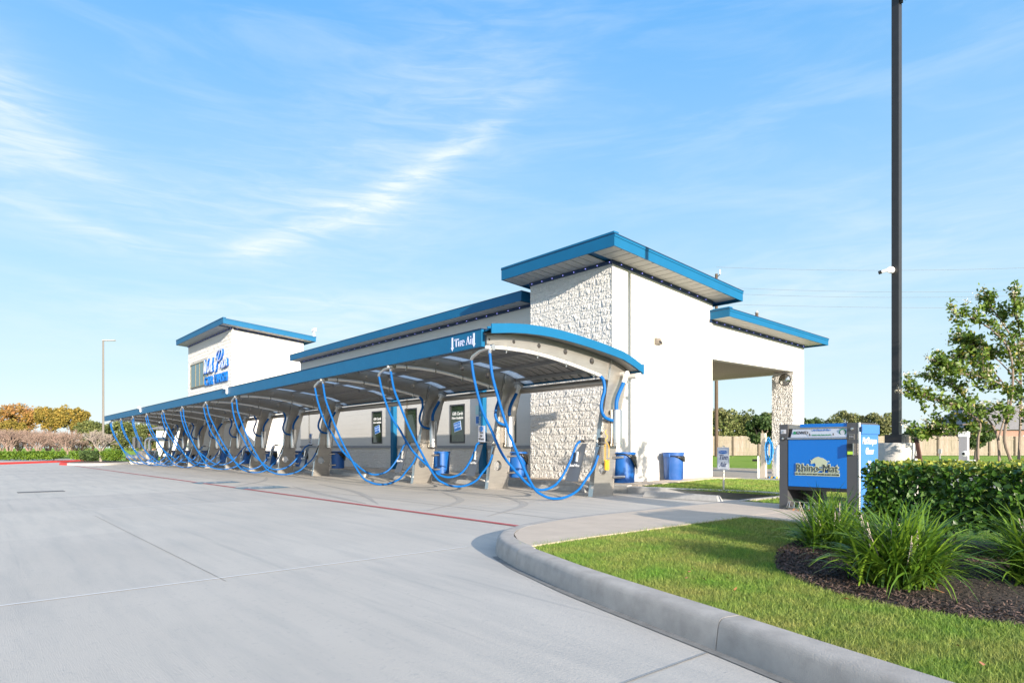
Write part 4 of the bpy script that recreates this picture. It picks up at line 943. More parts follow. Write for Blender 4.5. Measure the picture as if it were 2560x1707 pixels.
# leaning shield plate with its tray
b = MB(); b.add([(-.50, -.34, .34), (-.10, -.34, .34), (-.075, -.10, 1.15), (-.20, -.10, 1.15), (-.36, -.16, .95)], [(0, 1, 2, 3, 4)]); b.add([(-.50, -.328, .34), (-.10, -.328, .34), (-.075, -.088, 1.15), (-.20, -.088, 1.15), (-.36, -.148, .95)], [(0, 4, 3, 2, 1)])
sh = obj('shield_plate', b, mat('shield_steel', (.17, .18, .20), .45, .5), vs_)
obj('tray', MB().add([(-.28, -.34, .335), (-.10, -.34, .335), (-.10, -.02, .24), (-.10, .0, .19), (-.14, -.02, .19)], [(0, 1, 2, 4), (1, 3, 2)]), STEEL2, vs_)
o = text('plate_lettering', 'Island Pro', .085, WHITE, sh, (-.285, -.285, .68), shear=.3, bold=.002); o.rotation_euler = (-.29, 0, 0)
b = MB(); b.tube([(-.235, -.20, .98), (-.245, -.235, .76)], .03, 10); obj('claw_cap', b, STEEL2, sh, smooth=True)
b = MB(); b.box(-.13, -.105, .10, .28, 1.2, 1.62)   # instruction card above the holder
def coil(x0, y0, z0, z1, r, turns, wire, n=10):
    pts = [(x0 + r * cos(2 * pi * i / n), y0 + r * sin(2 * pi * i / n), z0 + (z1 - z0) * i / (n * turns)) for i in range(n * turns + 1)]
    return MB().tube(pts, wire, 5)
GC = mat('grey_coil', (.12, .11, .10), .5)
base_children = list(vs_.children)
ords = {0: 'nearest station, with yellow coiled air hose', 1: 'second vacuum station from the near end', 2: 'third from the near end, right of the wide gap',
        4: 'vacuum station just left of the wide gap between posts', 5: 'fifth vacuum station, second left of the wide gap', 6: 'sixth vacuum station from the near end', 7: 'seventh vacuum station, middle of the far group',
        8: 'fourth vacuum station from the far end', 9: 'third vacuum station from the far end', 10: 'second vacuum station from the far end', 11: 'farthest vacuum station at the left end'}
stn = {}
for k in ST:
    lab = 'blue hoses and steel canister: ' + ords[k]
    loc = (SX(k), 0, SLOPE * SX(k))
    if k == 0: vs_['label'] = lab; stn[0] = vs_
    else: stn[k] = dup(vs_, loc, lab)
rh_ = random.Random(5)
for k in ST[1:]:
    hs = [c for c in stn[k].children if c.name.startswith('vacuum_hose')]
    for j, c in enumerate(hs):
        lst_ = near_h if j == 0 else far_h; dz, dy, dx = rh_.uniform(-.01, .16), rh_.uniform(-.14, .14), rh_.uniform(-.14, .14); m_ = len(lst_)
        pts = []
        for i, (y, z) in enumerate(lst_):
            f = i / (m_ - 1); w_2 = math.sin(pi * f) ** 1.3
            pts.append(((.10 if j == 0 else -.52 + .16 * i / 13) + dx * w_2, y + dy * w_2, max(.035, z + dz * w_2)))
        me = MB().tube(bezier(pts, 48), .0265, 8).mesh('vacuum_hose', True); me.materials.append(HOSE); c.data = me
# extra bits per station
obj('yellow_air_hose', coil(.10, .30, 1.15, .78, .022, 9, .006), YEL, vs_); obj('yellow_air_hose', coil(.12, .34, .80, .58, .055, 9, .008), YEL, vs_)
obj('yellow_air_hose', MB().tube(bezier([(.10, .34, 1.45), (.11, .30, 1.38), (.12, .36, 1.30), (.11, .30, 1.22), (.12, .40, 1.1), (.12, .40, .85)], 20), .007, 6), YEL, vs_)
obj('hook', MB().lathe([(.001, 0), (.035, .01), (.035, .03), (.001, .04)], (.03, .24, 1.37), 12, 'x'), BLACK, vs_)
obj('tool_cradle', MB().box(.004, .09, .18, .30, 1.12, 1.28), BLACK, vs_)
cm = coil(0, 0, 0, 1, .03, 26, .005).mesh('coiled_cord')
for k in ST:
    c = put(coil_me, 'coiled_cord', stn[k], (0, 0, 0)) if False else None
for k in ST:
    z0, z1 = (.70, 1.15) if k == 0 else (1.30, 2.55)
    me = coil((.06 if k == 0 else -.30), (.22 if k == 0 else -.02), z1, z0, .03, 12 if k == 0 else 22, .005, 8).mesh('coiled_cord'); me.materials.append(GC if k == 0 or k % 2 else mat('ochre_coil', (.30, .20, .08), .5)); put(me, 'coiled_cord', stn[k], (0, 0, 0))
for k in (1, 4, 6):
    c_ = obj('instruction_card', MB().box(-.42, -.14, .02, .03, 1.22, 1.64), mat('card_pale', (.52, .56, .66), .5), stn[k])
    obj('card_badge', MB().lathe([(.001, .0), (.075, .002), (.075, .006)], (-.28, .012, 1.56), 16, 'y'), MACH, c_)
    text('card_lettering', 'Tire\nAir\nWater', .085, FRAMED, c_, (-.28, .016, 1.38), bold=.001)
if True:
    obj('pipe_cap', MB().lathe([(.062, 0), (.068, .01), (.068, .05), (.03, .06)], (.13, .955, 2.70), 16, 'x'), WHITEP, vs_, smooth=True)
    obj('pipe_cap', MB().tube([(.0, 1.18, 2.66), (.26, 1.18, 2.66)], .06, 14), WHITEP, vs_, smooth=True)
# trash cans hung behind each post
def can_mesh(r0, r1, h, n=28): return MB().lathe([(.001, 0), (r0 * .96, 0), (r0, .012), (r1, h - .06), (r1 + .012, h - .055), (r1 + .016, h), (r1, h), (r1 - .015, h - .05), (r0 - .02, .03), (.001, .03)], n=n)
tc_ = thing('trash_can', 'x', 'trash can', (0, 1.03, .28), group='blue trash cans bracketed behind the posts')
obj('can_body', can_mesh(.245, .262, .68), CAN, tc_, smooth=True)
obj('bracket', MB().tube([(.0, -.36, .56), (.10, -.26, .57), (.17, -.19, .57)], .03, 8), STEEL2, tc_, smooth=True); obj('bracket', MB().tube([(.0, -.36, .13), (.12, -.28, .14), (.18, -.17, .14)], .03, 8), STEEL2, tc_, smooth=True)
def bag_mesh(seed, sag=.22, a0=-.6, a1=1.9):
    r = random.Random(seed); b = MB(); vs = []; n = 32
    for j, (rr, zz) in enumerate(((.25, .66), (.285, .645), (.295, .60), (.298, .55), (.293, .50))):
        for i in range(n):
            q = 2 * pi * i / n; dd = max(0, cos(q - (a0 + a1) / 2 + 0)) ** 1.5
            z = zz - (dd * sag * j / 4) + (r.uniform(-.012, .012) if j > 1 else 0)
            if j >= 2: z = max(z, .30)
            vs.append(((rr + (.012 * dd * (j > 0)) + r.uniform(-.006, .006)) * cos(q), (rr + r.uniform(-.006, .006)) * sin(q), z if j < 2 else .64 - (.64 - z) * (.10 + .90 * dd)))
    b.add(vs, [(j * n + i, j * n + (i + 1) % n, (j + 1) * n + (i + 1) % n, (j + 1) * n + i) for j in range(4) for i in range(n)]); return b
cl = {0: 'nearest blue trash can with black bag, hung behind the first canopy post', 1: 'blue trash can with black bag beside the split-face tower, behind the second post', 2: 'plain blue trash can without bag, under the windows behind the third post',
      4: 'blue trash can behind the post left of the wide gap', 5: 'blue trash can behind the fifth post in front of the main wall', 6: 'blue trash can behind the sixth post', 7: 'blue trash can behind the seventh post', 8: 'blue trash can behind the fourth post from the far end',
      9: 'blue trash can behind the third post from the far end', 10: 'blue trash can behind the second post from the far end', 11: 'blue trash can behind the farthest post'}
tc_['label'] = cl[0]
cans = {0: tc_}
for k in ST[1:]: cans[k] = dup(tc_, (SX(k), 1.03, .28 + SLOPE * SX(k)), cl[k])
for k in ST:
    if k != 2: obj('bin_bag', bag_mesh(k, .30 if k == 0 else .2, -.2, 1.7), BAG, cans[k], smooth=False)
# free standing can against the side wall
t = thing('trash_can', 'free-standing ribbed blue trash can against the cream side wall', 'trash can', (-1.06, 4.36, .19))
obj('can_body', can_mesh(.235, .275, .74), CAN2, t, smooth=True)
b = MB()
for q in (0, 90, 180, 270): a = R(q + 14); b.obox((.262 * cos(a), .262 * sin(a), .36), (.006 * cos(a), .006 * sin(a), 0), (-.02 * sin(a), .02 * cos(a), 0), (0, 0, .33))
obj('rib', b, CAN2, t)
for s_ in (-1, 1): obj('handle', MB().obox((.0, s_ * .30, .66), (.09, 0, 0), (0, .03, 0), (0, s_ * .0, .045)), CAN2, t)
obj('bin_bag', bag_mesh(40, .04), BAG, t)
# wheel stops
ws = thing('wheel_stop', 'x', 'wheel stop', (1.58, .96, .004), rz=.02, group='concrete wheel stops in the vacuum bays')
WSM = MB().add([(-.92, -.10, 0), (-.92, .10, 0), (-.86, .055, .125), (-.86, -.055, .125), (.92, -.10, 0), (.92, .10, 0), (.86, .055, .125), (.86, -.055, .125)], [(0, 3, 2, 1), (4, 5, 6, 7), (0, 4, 7, 3), (1, 2, 6, 5), (3, 7, 6, 2), (0, 1, 5, 4)])
me = WSM.mesh('stop_bar'); bmm = bmesh.new(); bmm.from_mesh(me); bmesh.ops.bevel(bmm, geom=bmm.edges[:], offset=.012, segments=2, affect='EDGES'); bmm.to_mesh(me); bmm.free(); me.materials.append(CONC)
put(me, 'stop_bar', ws, (0, 0, 0)); ws['label'] = 'nearest concrete wheel stop, right of the first post'
wl = ['concrete wheel stop between the first and second posts', 'concrete wheel stop between the second and third posts', 'concrete wheel stop right side of the wide gap', 'concrete wheel stop left side of the wide gap', 'concrete wheel stop between the fourth and fifth posts', 'concrete wheel stop between fifth and sixth posts', 'concrete wheel stop between sixth and seventh posts', 'concrete wheel stop between seventh and eighth posts', 'concrete wheel stop between the eighth and ninth posts', 'concrete wheel stop in the farthest bays']
for i, lb in enumerate(wl): x = 1.58 - 3.64 * (i + 1); dup(ws, (x, .96, SLOPE * x + .004), lb, rz=0)

# ================================================================ MAT MACHINE
mm = thing('mat_washer', 'blue and grey floor mat washing machine with rhino emblem', 'vending machine', (4.84, -1.25, .184))
# local: x 0..1.11, y 0..0.6, z 0..1.22
obj('left_pillar', MB().box(0, .125, 0, .60, 0, 1.225), MACHG, mm)
obj('right_pillar', MB().box(.945, 1.105, .0, .62, 0, 1.225), MACHG, mm)
obj('corner_trim', MB().tube([(1.097, .012, .0), (1.097, .012, 1.222)], .018, 12), STEEL2, mm)
obj('top_rail', MB().box(.125, .945, .02, .58, 1.16, 1.21), STEEL, mm)
obj('blue_header', MB().box(.30, .945, .012, .03, 1.175, 1.222), MACH, mm)
obj('body', MB().box(.125, .945, .05, .58, .36, 1.17), MACHG, mm)
obj('front_panel', MB().box(.137, .943, -.004, .05, .34, 1.0), MACH, mm)
obj('kick_edge', MB().box(.125, .945, .0, .3, .29, .335), BLACK, mm)
obj('silver_lip', MB().tube([(.13, -.008, 1.02), (.945, -.008, 1.02)], .014, 8), STEEL2, mm)
obj('header_panel', MB().add([(.17, .0, 1.035), (.943, .0, 1.035), (.943, .035, 1.165), (.185, .035, 1.165)], [(0, 1, 2, 3)]), SILV, mm)
obj('header_edge', MB().add([(.150, .002, 1.035), (.168, .0, 1.035), (.184, .036, 1.165), (.168, .036, 1.165)], [(0, 1, 2, 3)]), BLACK, mm)
INKD = mat('dark_ink', (.03, .03, .03), .5); INKG = mat('green_ink', (.02, .22, .10), .5)
text('maker_lettering', 'CWD', .055, INKD, mm, (.33, .006, 1.10), sx=1.3, bold=.001)
b = MB(); b.lathe([(.014, 0), (.022, 0), (.022, .004), (.014, .004)], (.225, .008, 1.10), 16, 'y'); obj('ring_mark', b, INKG, mm)
text('instruction_lettering', 'insert mat face down', .030, INKG, mm, (.60, -.001, 1.068), bold=.0005)
for xx in (.44, .765): obj('down_arrow', MB().prism([(xx - .010, 1.075), (xx + .010, 1.075), (xx, 1.052)], -.003, .0, 'xz').box(xx - .005, xx + .005, -.003, 0, 1.075, 1.09), INKD, mm)
text('slogan_lettering', 'As Mean & Mats', .038, MACH, mm, (.60, .018, 1.135), shear=.3)
b = MB(); b.lathe([(.001, 0), (.046, 0), (.046, .004)], (.885, .014, 1.10), 24, 'y'); bg_ = obj('round_badge', b, INKG, mm)
b = MB(); b.lathe([(.026, .004), (.032, .004), (.032, .007), (.026, .007)], (.885, .014, 1.10), 24, 'y'); obj('badge_ring', b, SILV, bg_)
# emblem: pale outline silhouette and lettering
PALE = mat('pale_sage_decal', (.42, .46, .33), .5)
rh = [(.0, .30), (.03, .42), (-.02, .52), (.02, .50), (.08, .47), (.13, .56), (.20, .60), (.30, .66), (.45, .70), (.55, .66), (.72, .62), (.88, .52), (.94, .44), (1.06, .46), (1.10, .40), (.98, .40), (.96, .30), (.95, .10), (.30, .10), (.30, .26), (.22, .34), (.12, .28), (.05, .26)]
s_ = .235
b = MB(); bmm = bmesh.new(); vv_ = [bmm.verts.new((.46 + x * s_ - .0, -.010, .60 + z * s_)) for x, z in rh]; fc = bmm.faces.new(vv_); ex = bmesh.ops.extrude_face_region(bmm, geom=[fc]); bmesh.ops.translate(bmm, vec=(0, .006, 0), verts=[v for v in ex['geom'] if isinstance(v, bmesh.types.BMVert)])
bmesh.ops.recalc_face_normals(bmm, faces=bmm.faces); me = bpy.data.meshes.new('rhino_emblem'); bmm.to_mesh(me); bmm.free(); obj('rhino_emblem', me, PALE, mm)
text('name_outline', 'Rhino-Mat', .150, PALE, mm, (.545, -.010, .602), sx=.93, bold=.010, depth=.002); text('name_lettering', 'Rhino-Mat', .150, INKD, mm, (.545, -.014, .602), sx=.93, depth=.002, bold=-.001)
obj('name_banner', MB().box(.235, .855, -.009, -.004, .498, .543), PALE, mm); text('banner_lettering', 'ALL IN ONE AUTO MAT WASH & DRY SYSTEM', .030, INKD, mm, (.545, -.011, .520), sx=.98, bold=.0004)
for xx, zz, w2, m2 in ((.062, 1.12, .038, SILV), (.062, 1.02, .022, INKD)):
    obj('key_lock', MB().box(xx - w2, xx + w2, -.006, 0, zz - .03, zz + .03), m2, mm); obj('key_lock', MB().lathe([(.016, 0), (.016, .016), (.001, .018)], (xx, -.006, zz), 12, 'y'), STEEL2, mm)
obj('key_lock', MB().lathe([(.02, 0), (.02, .02), (.001, .024)], (1.02, 0, 1.14), 12, 'y'), STEEL2, mm)
pp = obj('price_plate', MB().box(.975, 1.045, -.006, 0, 1.00, 1.07), STEEL, mm); obj('plate_field', MB().box(.98, 1.04, -.009, -.006, 1.005, 1.065), INKD, pp)
text('plate_lettering', 'INSERT\nCOINS', .018, SILV, pp, (1.01, -.011, 1.036))
obj('coin_slot', MB().box(.965, 1.03, -.03, 0, .885, .945), BLACK, mm); obj('card_reader', MB().box(.965, 1.045, -.03, 0, .80, .84), mat('reader_screen', (.40, .55, .05), .4, emit=((.4, .6, .05), .4)), mm)
obj('coin_guard', MB().box(1.046, 1.056, -.06, 0, .79, .95), STEEL2, mm)
# side cabinet facing the sun
sc_ = obj('side_panel', MB().box(1.105, 1.112, .03, .60, .02, 1.19), MACHL, mm); obj('side_lid', MB().box(1.105, 1.128, .025, .61, 1.075, 1.20), MACHL, mm); obj('hinge', MB().box(1.09, 1.13, -.004, .03, 1.10, 1.17), TEALD, mm)
text('side_lettering', 'Mat Shampoo', .125, WHITE, mm, (1.116, .30, .98), plane='yz', shear=.3, sx=.66, bold=.002); text('side_lettering', 'Cleaner', .125, WHITE, mm, (1.116, .30, .84), plane='yz', shear=.3, sx=.66, bold=.002); text('side_lettering', '$1', .16, WHITE, mm, (1.116, .30, .65), plane='yz', sx=.8, bold=.004)
b = MB(); b.tube([(.13, .02, .12), (.94, .02, .12)], .006, 6); b.tube([(.13, .02, .12), (.13, -.04, .035), (.94, -.04, .035)], .006, 6)
for i in range(12): b.tube([(.15 + .07 * i, .02, .12), (.165 + .07 * i, -.04, .03)], .006, 6)
for zz in (.06, .09): b.tube([(.13, .3, zz + .1), (.94, .3, zz + .1)], .004, 5)
obj('wire_basket', b, STEEL2, mm)
obj('rear_plate', MB().box(.13, .42, .45, .58, .03, .36), MACHG, mm)
P = scatter([(5.05, -1.42), (5.75, -1.42), (5.75, -1.26), (5.05, -1.26)], 300, .195)
o = obj('fallen_leaves', leaf_mesh('fallen_leaves', P, .05, .5, (0, 0, 1), 2), LIRD); tag(o, 'brown fallen leaves under the mat machine', 'leaves', kind='stuff')

# ================================================================ LIGHT POLE
lp = thing('light_pole', 'tall dark bronze square light pole on a round concrete pedestal', 'light pole', (5.545, 1.19, .15), rz=R(-4))
obj('pedestal', MB().lathe([(.30, -.1), (.30, .985), (.292, .998), (.001, 1.0)], n=40), mat('pedestal_concrete', (.50, .48, .45), .85, var=.14, vscale=5, bump=.002, bscale=40), lp, smooth=True)
obj('base_cover', MB().box(-.13, .13, -.13, .13, 1.0, 1.13), GREYD, lp)
pol = obj('shaft', MB().box(-.055, .055, -.055, .055, 1.13, 8.5), GREYD, lp)
obj('fixture_arm', MB().box(.055, .09, -.02, .02, 8.05, 8.12), GREYD, lp); obj('lamp_head', MB().box(.06, .6, -.16, .16, 8.16, 8.24), GREYD, lp)
t = thing('pole_camera', 'white security camera halfway up the near light pole', 'camera', (5.49, 1.12, 3.93))
obj('mount', MB().lathe([(.052, -.03), (.056, 0), (.052, .035), (.001, .04)], (0.0, -.02, 0), 16, 'y'), WHITE, t, smooth=True)
obj('camera_body', MB().tube([(-.03, -.06, .0), (-.11, -.09, -.02)], .024, 12), WHITE, t, smooth=True); obj('lens_hood', MB().tube([(-.11, -.09, -.02), (-.155, -.10, -.03)], .028, 12), BLACK, t, smooth=True)

# sign
sn = thing('tire_air_sign', 'small white Tire Air sign on a short steel post in the side lawn', 'sign', (1.97, 1.9, .15))
obj('sign_post', MB().tube([(0, .02, 0), (0, .02, .955)], .022, 12), STEEL2, sn)
def rrect(w2, h2, r, n=5):
    o_ = []
    for cx0, cz0, a0 in ((w2 - r, h2 - r, 0), (-w2 + r, h2 - r, 90), (-w2 + r, -h2 + r, 180), (w2 - r, -h2 + r, 270)):
        for i in range(n + 1): a = R(a0 + 90 * i / n); o_.append((cx0 + r * cos(a), cz0 + r * sin(a)))
    return o_
WS = mat('sign_white', (.62, .64, .70), .45); INK = mat('navy_ink', (.03, .04, .13), .5)
pl = obj('sign_plate', MB().prism([(x, z + .687) for x, z in rrect(.14, .235, .022)], -.006, 0, 'xz'), WS, sn)
obj('border_line', curve_plate('border_line', [(x, z + .687) for x, z in rrect(.130, .225, .018)], [], .001, 'xz', -.0075), INK, pl)
obj('sign_field', curve_plate('sign_field', [(x, z + .687) for x, z in rrect(.125, .220, .015)], [], .001, 'xz', -.0095), WS, pl)
obj('badge', MB().prism([(x, z + .822) for x, z in ((-.10, .015), (-.06, .032), (0, .036), (.06, .032), (.10, .015), (.10, -.02), (.05, -.034), (0, -.042), (-.05, -.034), (-.10, -.02))], -.012, -.011, 'xz'), MACH, pl)
text('badge_lettering', 'WashPros', .042, WS, pl, (0, -.0135, .826), depth=.0008, shear=.2)
o = obj('sign_lettering', serif('Tire', -.098, .665, .100), INK, pl, loc=(0, -.0112, 0)); o.data.transform(Matrix(((1, 0, .25, -.165), (0, 1, 0, 0), (0, 0, 1, 0), (0, 0, 0, 1))))
o = obj('sign_lettering', serif('Air', -.075, .515, .100), INK, pl, loc=(0, -.0112, 0)); o.data.transform(Matrix(((1, 0, .25, -.135), (0, 1, 0, 0), (0, 0, 1, 0), (0, 0, 0, 1))))

# ---- things by the wash bay
t = thing('hose_column', 'beige square service column with a coil of blue hose', 'service column', (.0, 7.16, .185))
obj('column', MB().add([(-.075, -.06, 0), (.075, -.06, 0), (.075, .06, 0), (-.075, .06, 0), (-.06, -.05, 1.28), (.06, -.05, 1.28), (.06, .05, 1.28), (-.06, .05, 1.28)], [(0, 3, 2, 1), (4, 5, 6, 7), (0, 1, 5, 4), (1, 2, 6, 5), (2, 3, 7, 6), (3, 0, 4, 7)]), mat('beige_metal', (.46, .41, .35), .6), t)
t2 = thing('coiled_hose', 'bundle of bright blue hose hung on the beige column', 'hose', (.0, 7.16, .185))
BH2 = mat('bright_blue_hose', (.01, .25, .62), .4)
for i in range(7):
    r1 = random.Random(i); pts = []
    for j in range(25):
        q = 2 * pi * j / 24; pts.append((.22 + .075 * cos(q) * (1 + .2 * r1.random()) + .03 * (i % 3 - 1), -.05 - .012 * i, .78 + .33 * sin(q) * (1 - .12 * (i % 3)) + .05 * cos(q * 2 + i)))
    obj('hose_loop', MB().tube(pts, .011, 6, False), BH2, t2)
obj('hook', MB().tube([(.05, -.04, 1.16), (.22, -.06, 1.14), (.24, -.06, 1.18)], .012, 6), STEEL2, t2)
t = thing('white_tank', 'tall white cylinder tank behind the beige column', 'tank', (.42, 7.35, .15)); obj('tank_body', MB().lathe([(.16, 0), (.20, .05), (.20, .80), (.12, .95), (.05, 1.0), (.001, 1.0)], n=24), WHITE, t, smooth=True)
t = thing('bollard', 'slim white bollard beside the wash bay entrance', 'bollard', (-.12, 7.08, .185)); obj('bollard_post', MB().lathe([(.028, 0), (.028, .60), (.02, .63), (.001, .63)], n=12), WHITE, t, smooth=True)
t = thing('gate_arm', 'dark bar leaning out from the beige column', 'barrier', (-.05, 7.3, .9)); obj('bar', MB().tube([(.0, 0, .0), (-.55, .7, -.22)], .022, 6), BLACK, t); obj('bar_foot', MB().box(-.72, -.45, .6, .75, -.26, -.2), BLACK, t)
t = thing('floor_fittings', 'small pile of black and blue pipe fittings at the column foot', 'fittings', (.25, 7.1, .17))
for i in range(6): obj('fitting', MB().tube([(.05 * i - .1, .0, .03), (.05 * i - .06, .03 * (i % 2), .06)], .022, 7), [BLACK, BH2, YEL][i % 3], t)
t = thing('pressure_washer', 'grey and white wheeled machine seen below the mat washer', 'machine', (4.95, 1.2, .15))
obj('housing', MB().add([(-.12, -.1, .12), (.12, -.1, .12), (.12, .1, .12), (-.12, .1, .12), (-.09, -.08, .42), (.07, -.08, .42), (.07, .08, .42), (-.09, .08, .42)], [(0, 3, 2, 1), (4, 5, 6, 7), (0, 1, 5, 4), (1, 2, 6, 5), (2, 3, 7, 6), (3, 0, 4, 7)]), PALEP, t)
for s_ in (-1, 1): obj('wheel', MB().lathe([(.001, -.02), (.06, -.02), (.06, .02), (.001, .02)], (s_ * .12, -.05, .06), 14, 'x'), BLACK, t)

# ================================================================ PLANTS (near)
# hedge: clipped box of leaves on stems
def hedge(name, x0, x1, y0, y1, z0, z1, nl, size, label, m=LEAF, top=LEAFY, seed=1):
    t = thing(name, label, 'hedge', ((x0 + x1) / 2, (y0 + y1) / 2, .15)); c = np.array([(x0 + x1) / 2, (y0 + y1) / 2, .15])
    r = np.random.default_rng(seed)
    area = [((x1 - x0) * (z1 - z0), 0), ((y1 - y0) * (z1 - z0), 1), ((x1 - x0) * (y1 - y0), 2), ((y1 - y0) * (z1 - z0), 3), ((x1 - x0) * (z1 - z0) * .6, 4), ((x1 - x0) * (y1 - y0) * .5, 5)]
    tt = sum(a for a, _ in area); Ps = []; Pt = []
    for a, k in area:
        n = int(nl * a / tt); u, v = r.uniform(0, 1, n), r.uniform(0, 1, n); dp = np.abs(r.normal(0, .05, n)) - .02
        wob = .035 * np.sin(u * 23 + k) * np.cos(v * 9 + k * 2)
        if k == 0: p = np.stack([x0 + u * (x1 - x0), y0 + dp + wob, z0 + v * (z1 - z0)], 1)
        elif k == 4: p = np.stack([x0 + u * (x1 - x0), y1 - dp, z0 + v * (z1 - z0)], 1)
        elif k == 1: p = np.stack([x0 + dp + wob, y0 + u * (y1 - y0), z0 + v * (z1 - z0)], 1)
        elif k == 3: p = np.stack([x1 - dp, y0 + u * (y1 - y0), z0 + v * (z1 - z0)], 1)
        elif k == 5: p = np.stack([x0 + u * (x1 - x0), y0 + v * (y1 - y0), z0 + dp + r.uniform(0, .15, n)], 1)
        else: p = np.stack([x0 + u * (x1 - x0), y0 + v * (y1 - y0), z1 - dp + wob * .5], 1)
        if k == 2: Pt.append(p)
        else: Ps.append(p)
    Ps = np.concatenate(Ps); inner = np.stack([r.uniform(x0 + .05, x1 - .05, nl // 4), r.uniform(y0 + .05, y1 - .05, nl // 4), r.uniform(z0, z1 - .06, nl // 4)], 1)
    Ps = np.concatenate([Ps, inner]); Pt = np.concatenate(Pt)
    holes_ = [(r.uniform(x0, x1), y0, r.uniform(z0, z1 - .1)) for _ in range(int((x1 - x0) * 5))]
    for h in holes_:
        dd = np.linalg.norm(Ps - np.array(h), axis=1); Ps = Ps[(dd > .085) | (r.uniform(size=len(Ps)) < .25)]
    obj('foliage', leaf_mesh('foliage', Ps - c, size, .58, (0, -.6, .8), .9), m, t)
    # sunlight on the top leaves is put into a yellower leaf colour
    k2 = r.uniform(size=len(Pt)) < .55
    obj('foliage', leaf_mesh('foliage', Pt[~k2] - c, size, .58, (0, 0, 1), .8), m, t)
    obj('sunlit_leaves', leaf_mesh('sunlit_leaves', Pt[k2] + [0, 0, .012] - c, size * .8, .58, (.5, 0, .6), .8), top, t)
    n = int((x1 - x0) * 6)
    for i in range(n):
        b = MB()
        bx, by = r.uniform(x0 + .1, x1 - .1), r.uniform(y0 + .2, y1 - .2)
        b.tube([(bx - c[0], by - c[1], 0), (bx + r.uniform(-.06, .06) - c[0], by - c[1], .2), (bx + r.uniform(-.2, .2) - c[0], by + r.uniform(-.2, .2) - c[1], z0 + .15 - c[2])], [.012, .01, .006], 5)
        obj('stem', b, BARK, t)
    return t
hedge('hedge', 7.20, 11.2, -4.30, -3.25, .42, .925, 24000, .062, 'clipped dark green hedge with yellow-green tips behind the strap-leaf plants')

def liriope(x, y, z, n, ln, label, seed, dead=26, spikes=6, lean=(0, 0)):
    r = np.random.default_rng(seed); t = thing('strap_leaf_plant', label, 'plant', (x, y, z), group='strap-leaf clumps in the mulch bed')
    def blades(n, l0, l1, w0, hi, rs):
        seg = 7; V = []; F = []
        for i in range(n):
            a = r.uniform(0, 2 * pi); l = r.uniform(l0, l1); e0 = r.uniform(*hi); u = np.array([cos(a), sin(a), 0]); sd = np.array([-sin(a), cos(a), 0]) + r.normal(0, .25, 3); sd /= np.linalg.norm(sd)
            p = np.array([r.normal(0, rs), r.normal(0, rs), 0.]); el_ = e0; base = len(V); drop = r.uniform(1.0, 2.5) * (1.25 - e0 * .40)
            for j in range(seg + 1):
                f = j / seg; wdd = w0 * (1 - f ** 2.2) * (.55 + .45 * min(1, f * 5)) + .0008
                V.append(p + sd * wdd / 2); V.append(p - sd * wdd / 2)
                d_ = u * cos(el_) + np.array([0, 0, sin(el_)]) + np.array([lean[0], lean[1], 0]) * f * .4
                p = p + d_ * l / seg; el_ -= drop / seg * (.4 + 1.2 * f)
                if p[2] < .004: p[2] = .004
            for j in range(seg): F.append((base + 2 * j, base + 2 * j + 1, base + 2 * j + 3, base + 2 * j + 2))
        return np_mesh('leaves', np.array(V), np.array(F))
    me = blades(n, ln * .55, ln * 1.10, .0195, (.70, 1.5), .085); obj('leaves', me, LIRI, t, smooth=False)
    if dead: me = blades(dead, ln * .35, ln * .7, .013, (-.25, .35), .04); me.name = 'dead_leaves'; obj('dead_leaves', me, LIRD, t)
    for i in range(spikes):
        a = r.uniform(pi * .9, 2 * pi * .95) ; rr = r.uniform(.12, .26); h = ln * r.uniform(.45, .75); b = MB(); p0 = (cos(a) * rr * .4, sin(a) * rr * .4, .05); p1 = (cos(a) * rr, sin(a) * rr, h * .8); p2 = (cos(a) * rr * 1.15, sin(a) * rr * 1.15, h * 1.05)
        b.tube([p0, p1, p2], .0025, 5)
        for k in range(22):
            f = k / 22; q = Vector(p1).lerp(Vector(p2), f) + Vector((0, 0, -.06 + .02 * f)); an = r.uniform(0, 6.28); c = q + Vector((cos(an), sin(an), 0)) * .006 * (1.4 - f); b.lathe([(.0008, -.004), (.0045, 0), (.0008, .004)], tuple(c), 5)
        obj('flower_spike', b, SPIKE, t)
    return t
liriope(7.93, -5.60, .165, 860, .66, 'large bright strap-leaf clump at the bed edge with brown leaves at its foot', 3, dead=80, spikes=6)
liriope(7.02, -4.50, .165, 540, .58, 'darker strap-leaf clump behind and left of the large one', 5, dead=8, spikes=4)
liriope(8.62, -4.98, .175, 620, .66, 'strap-leaf clump cut off by the right edge of the photo', 8, dead=10, spikes=4)
liriope(6.66, -3.70, .165, 140, .62, 'small dark upright strap-leaf clump between mat machine and hedge', 9, dead=0, spikes=0)

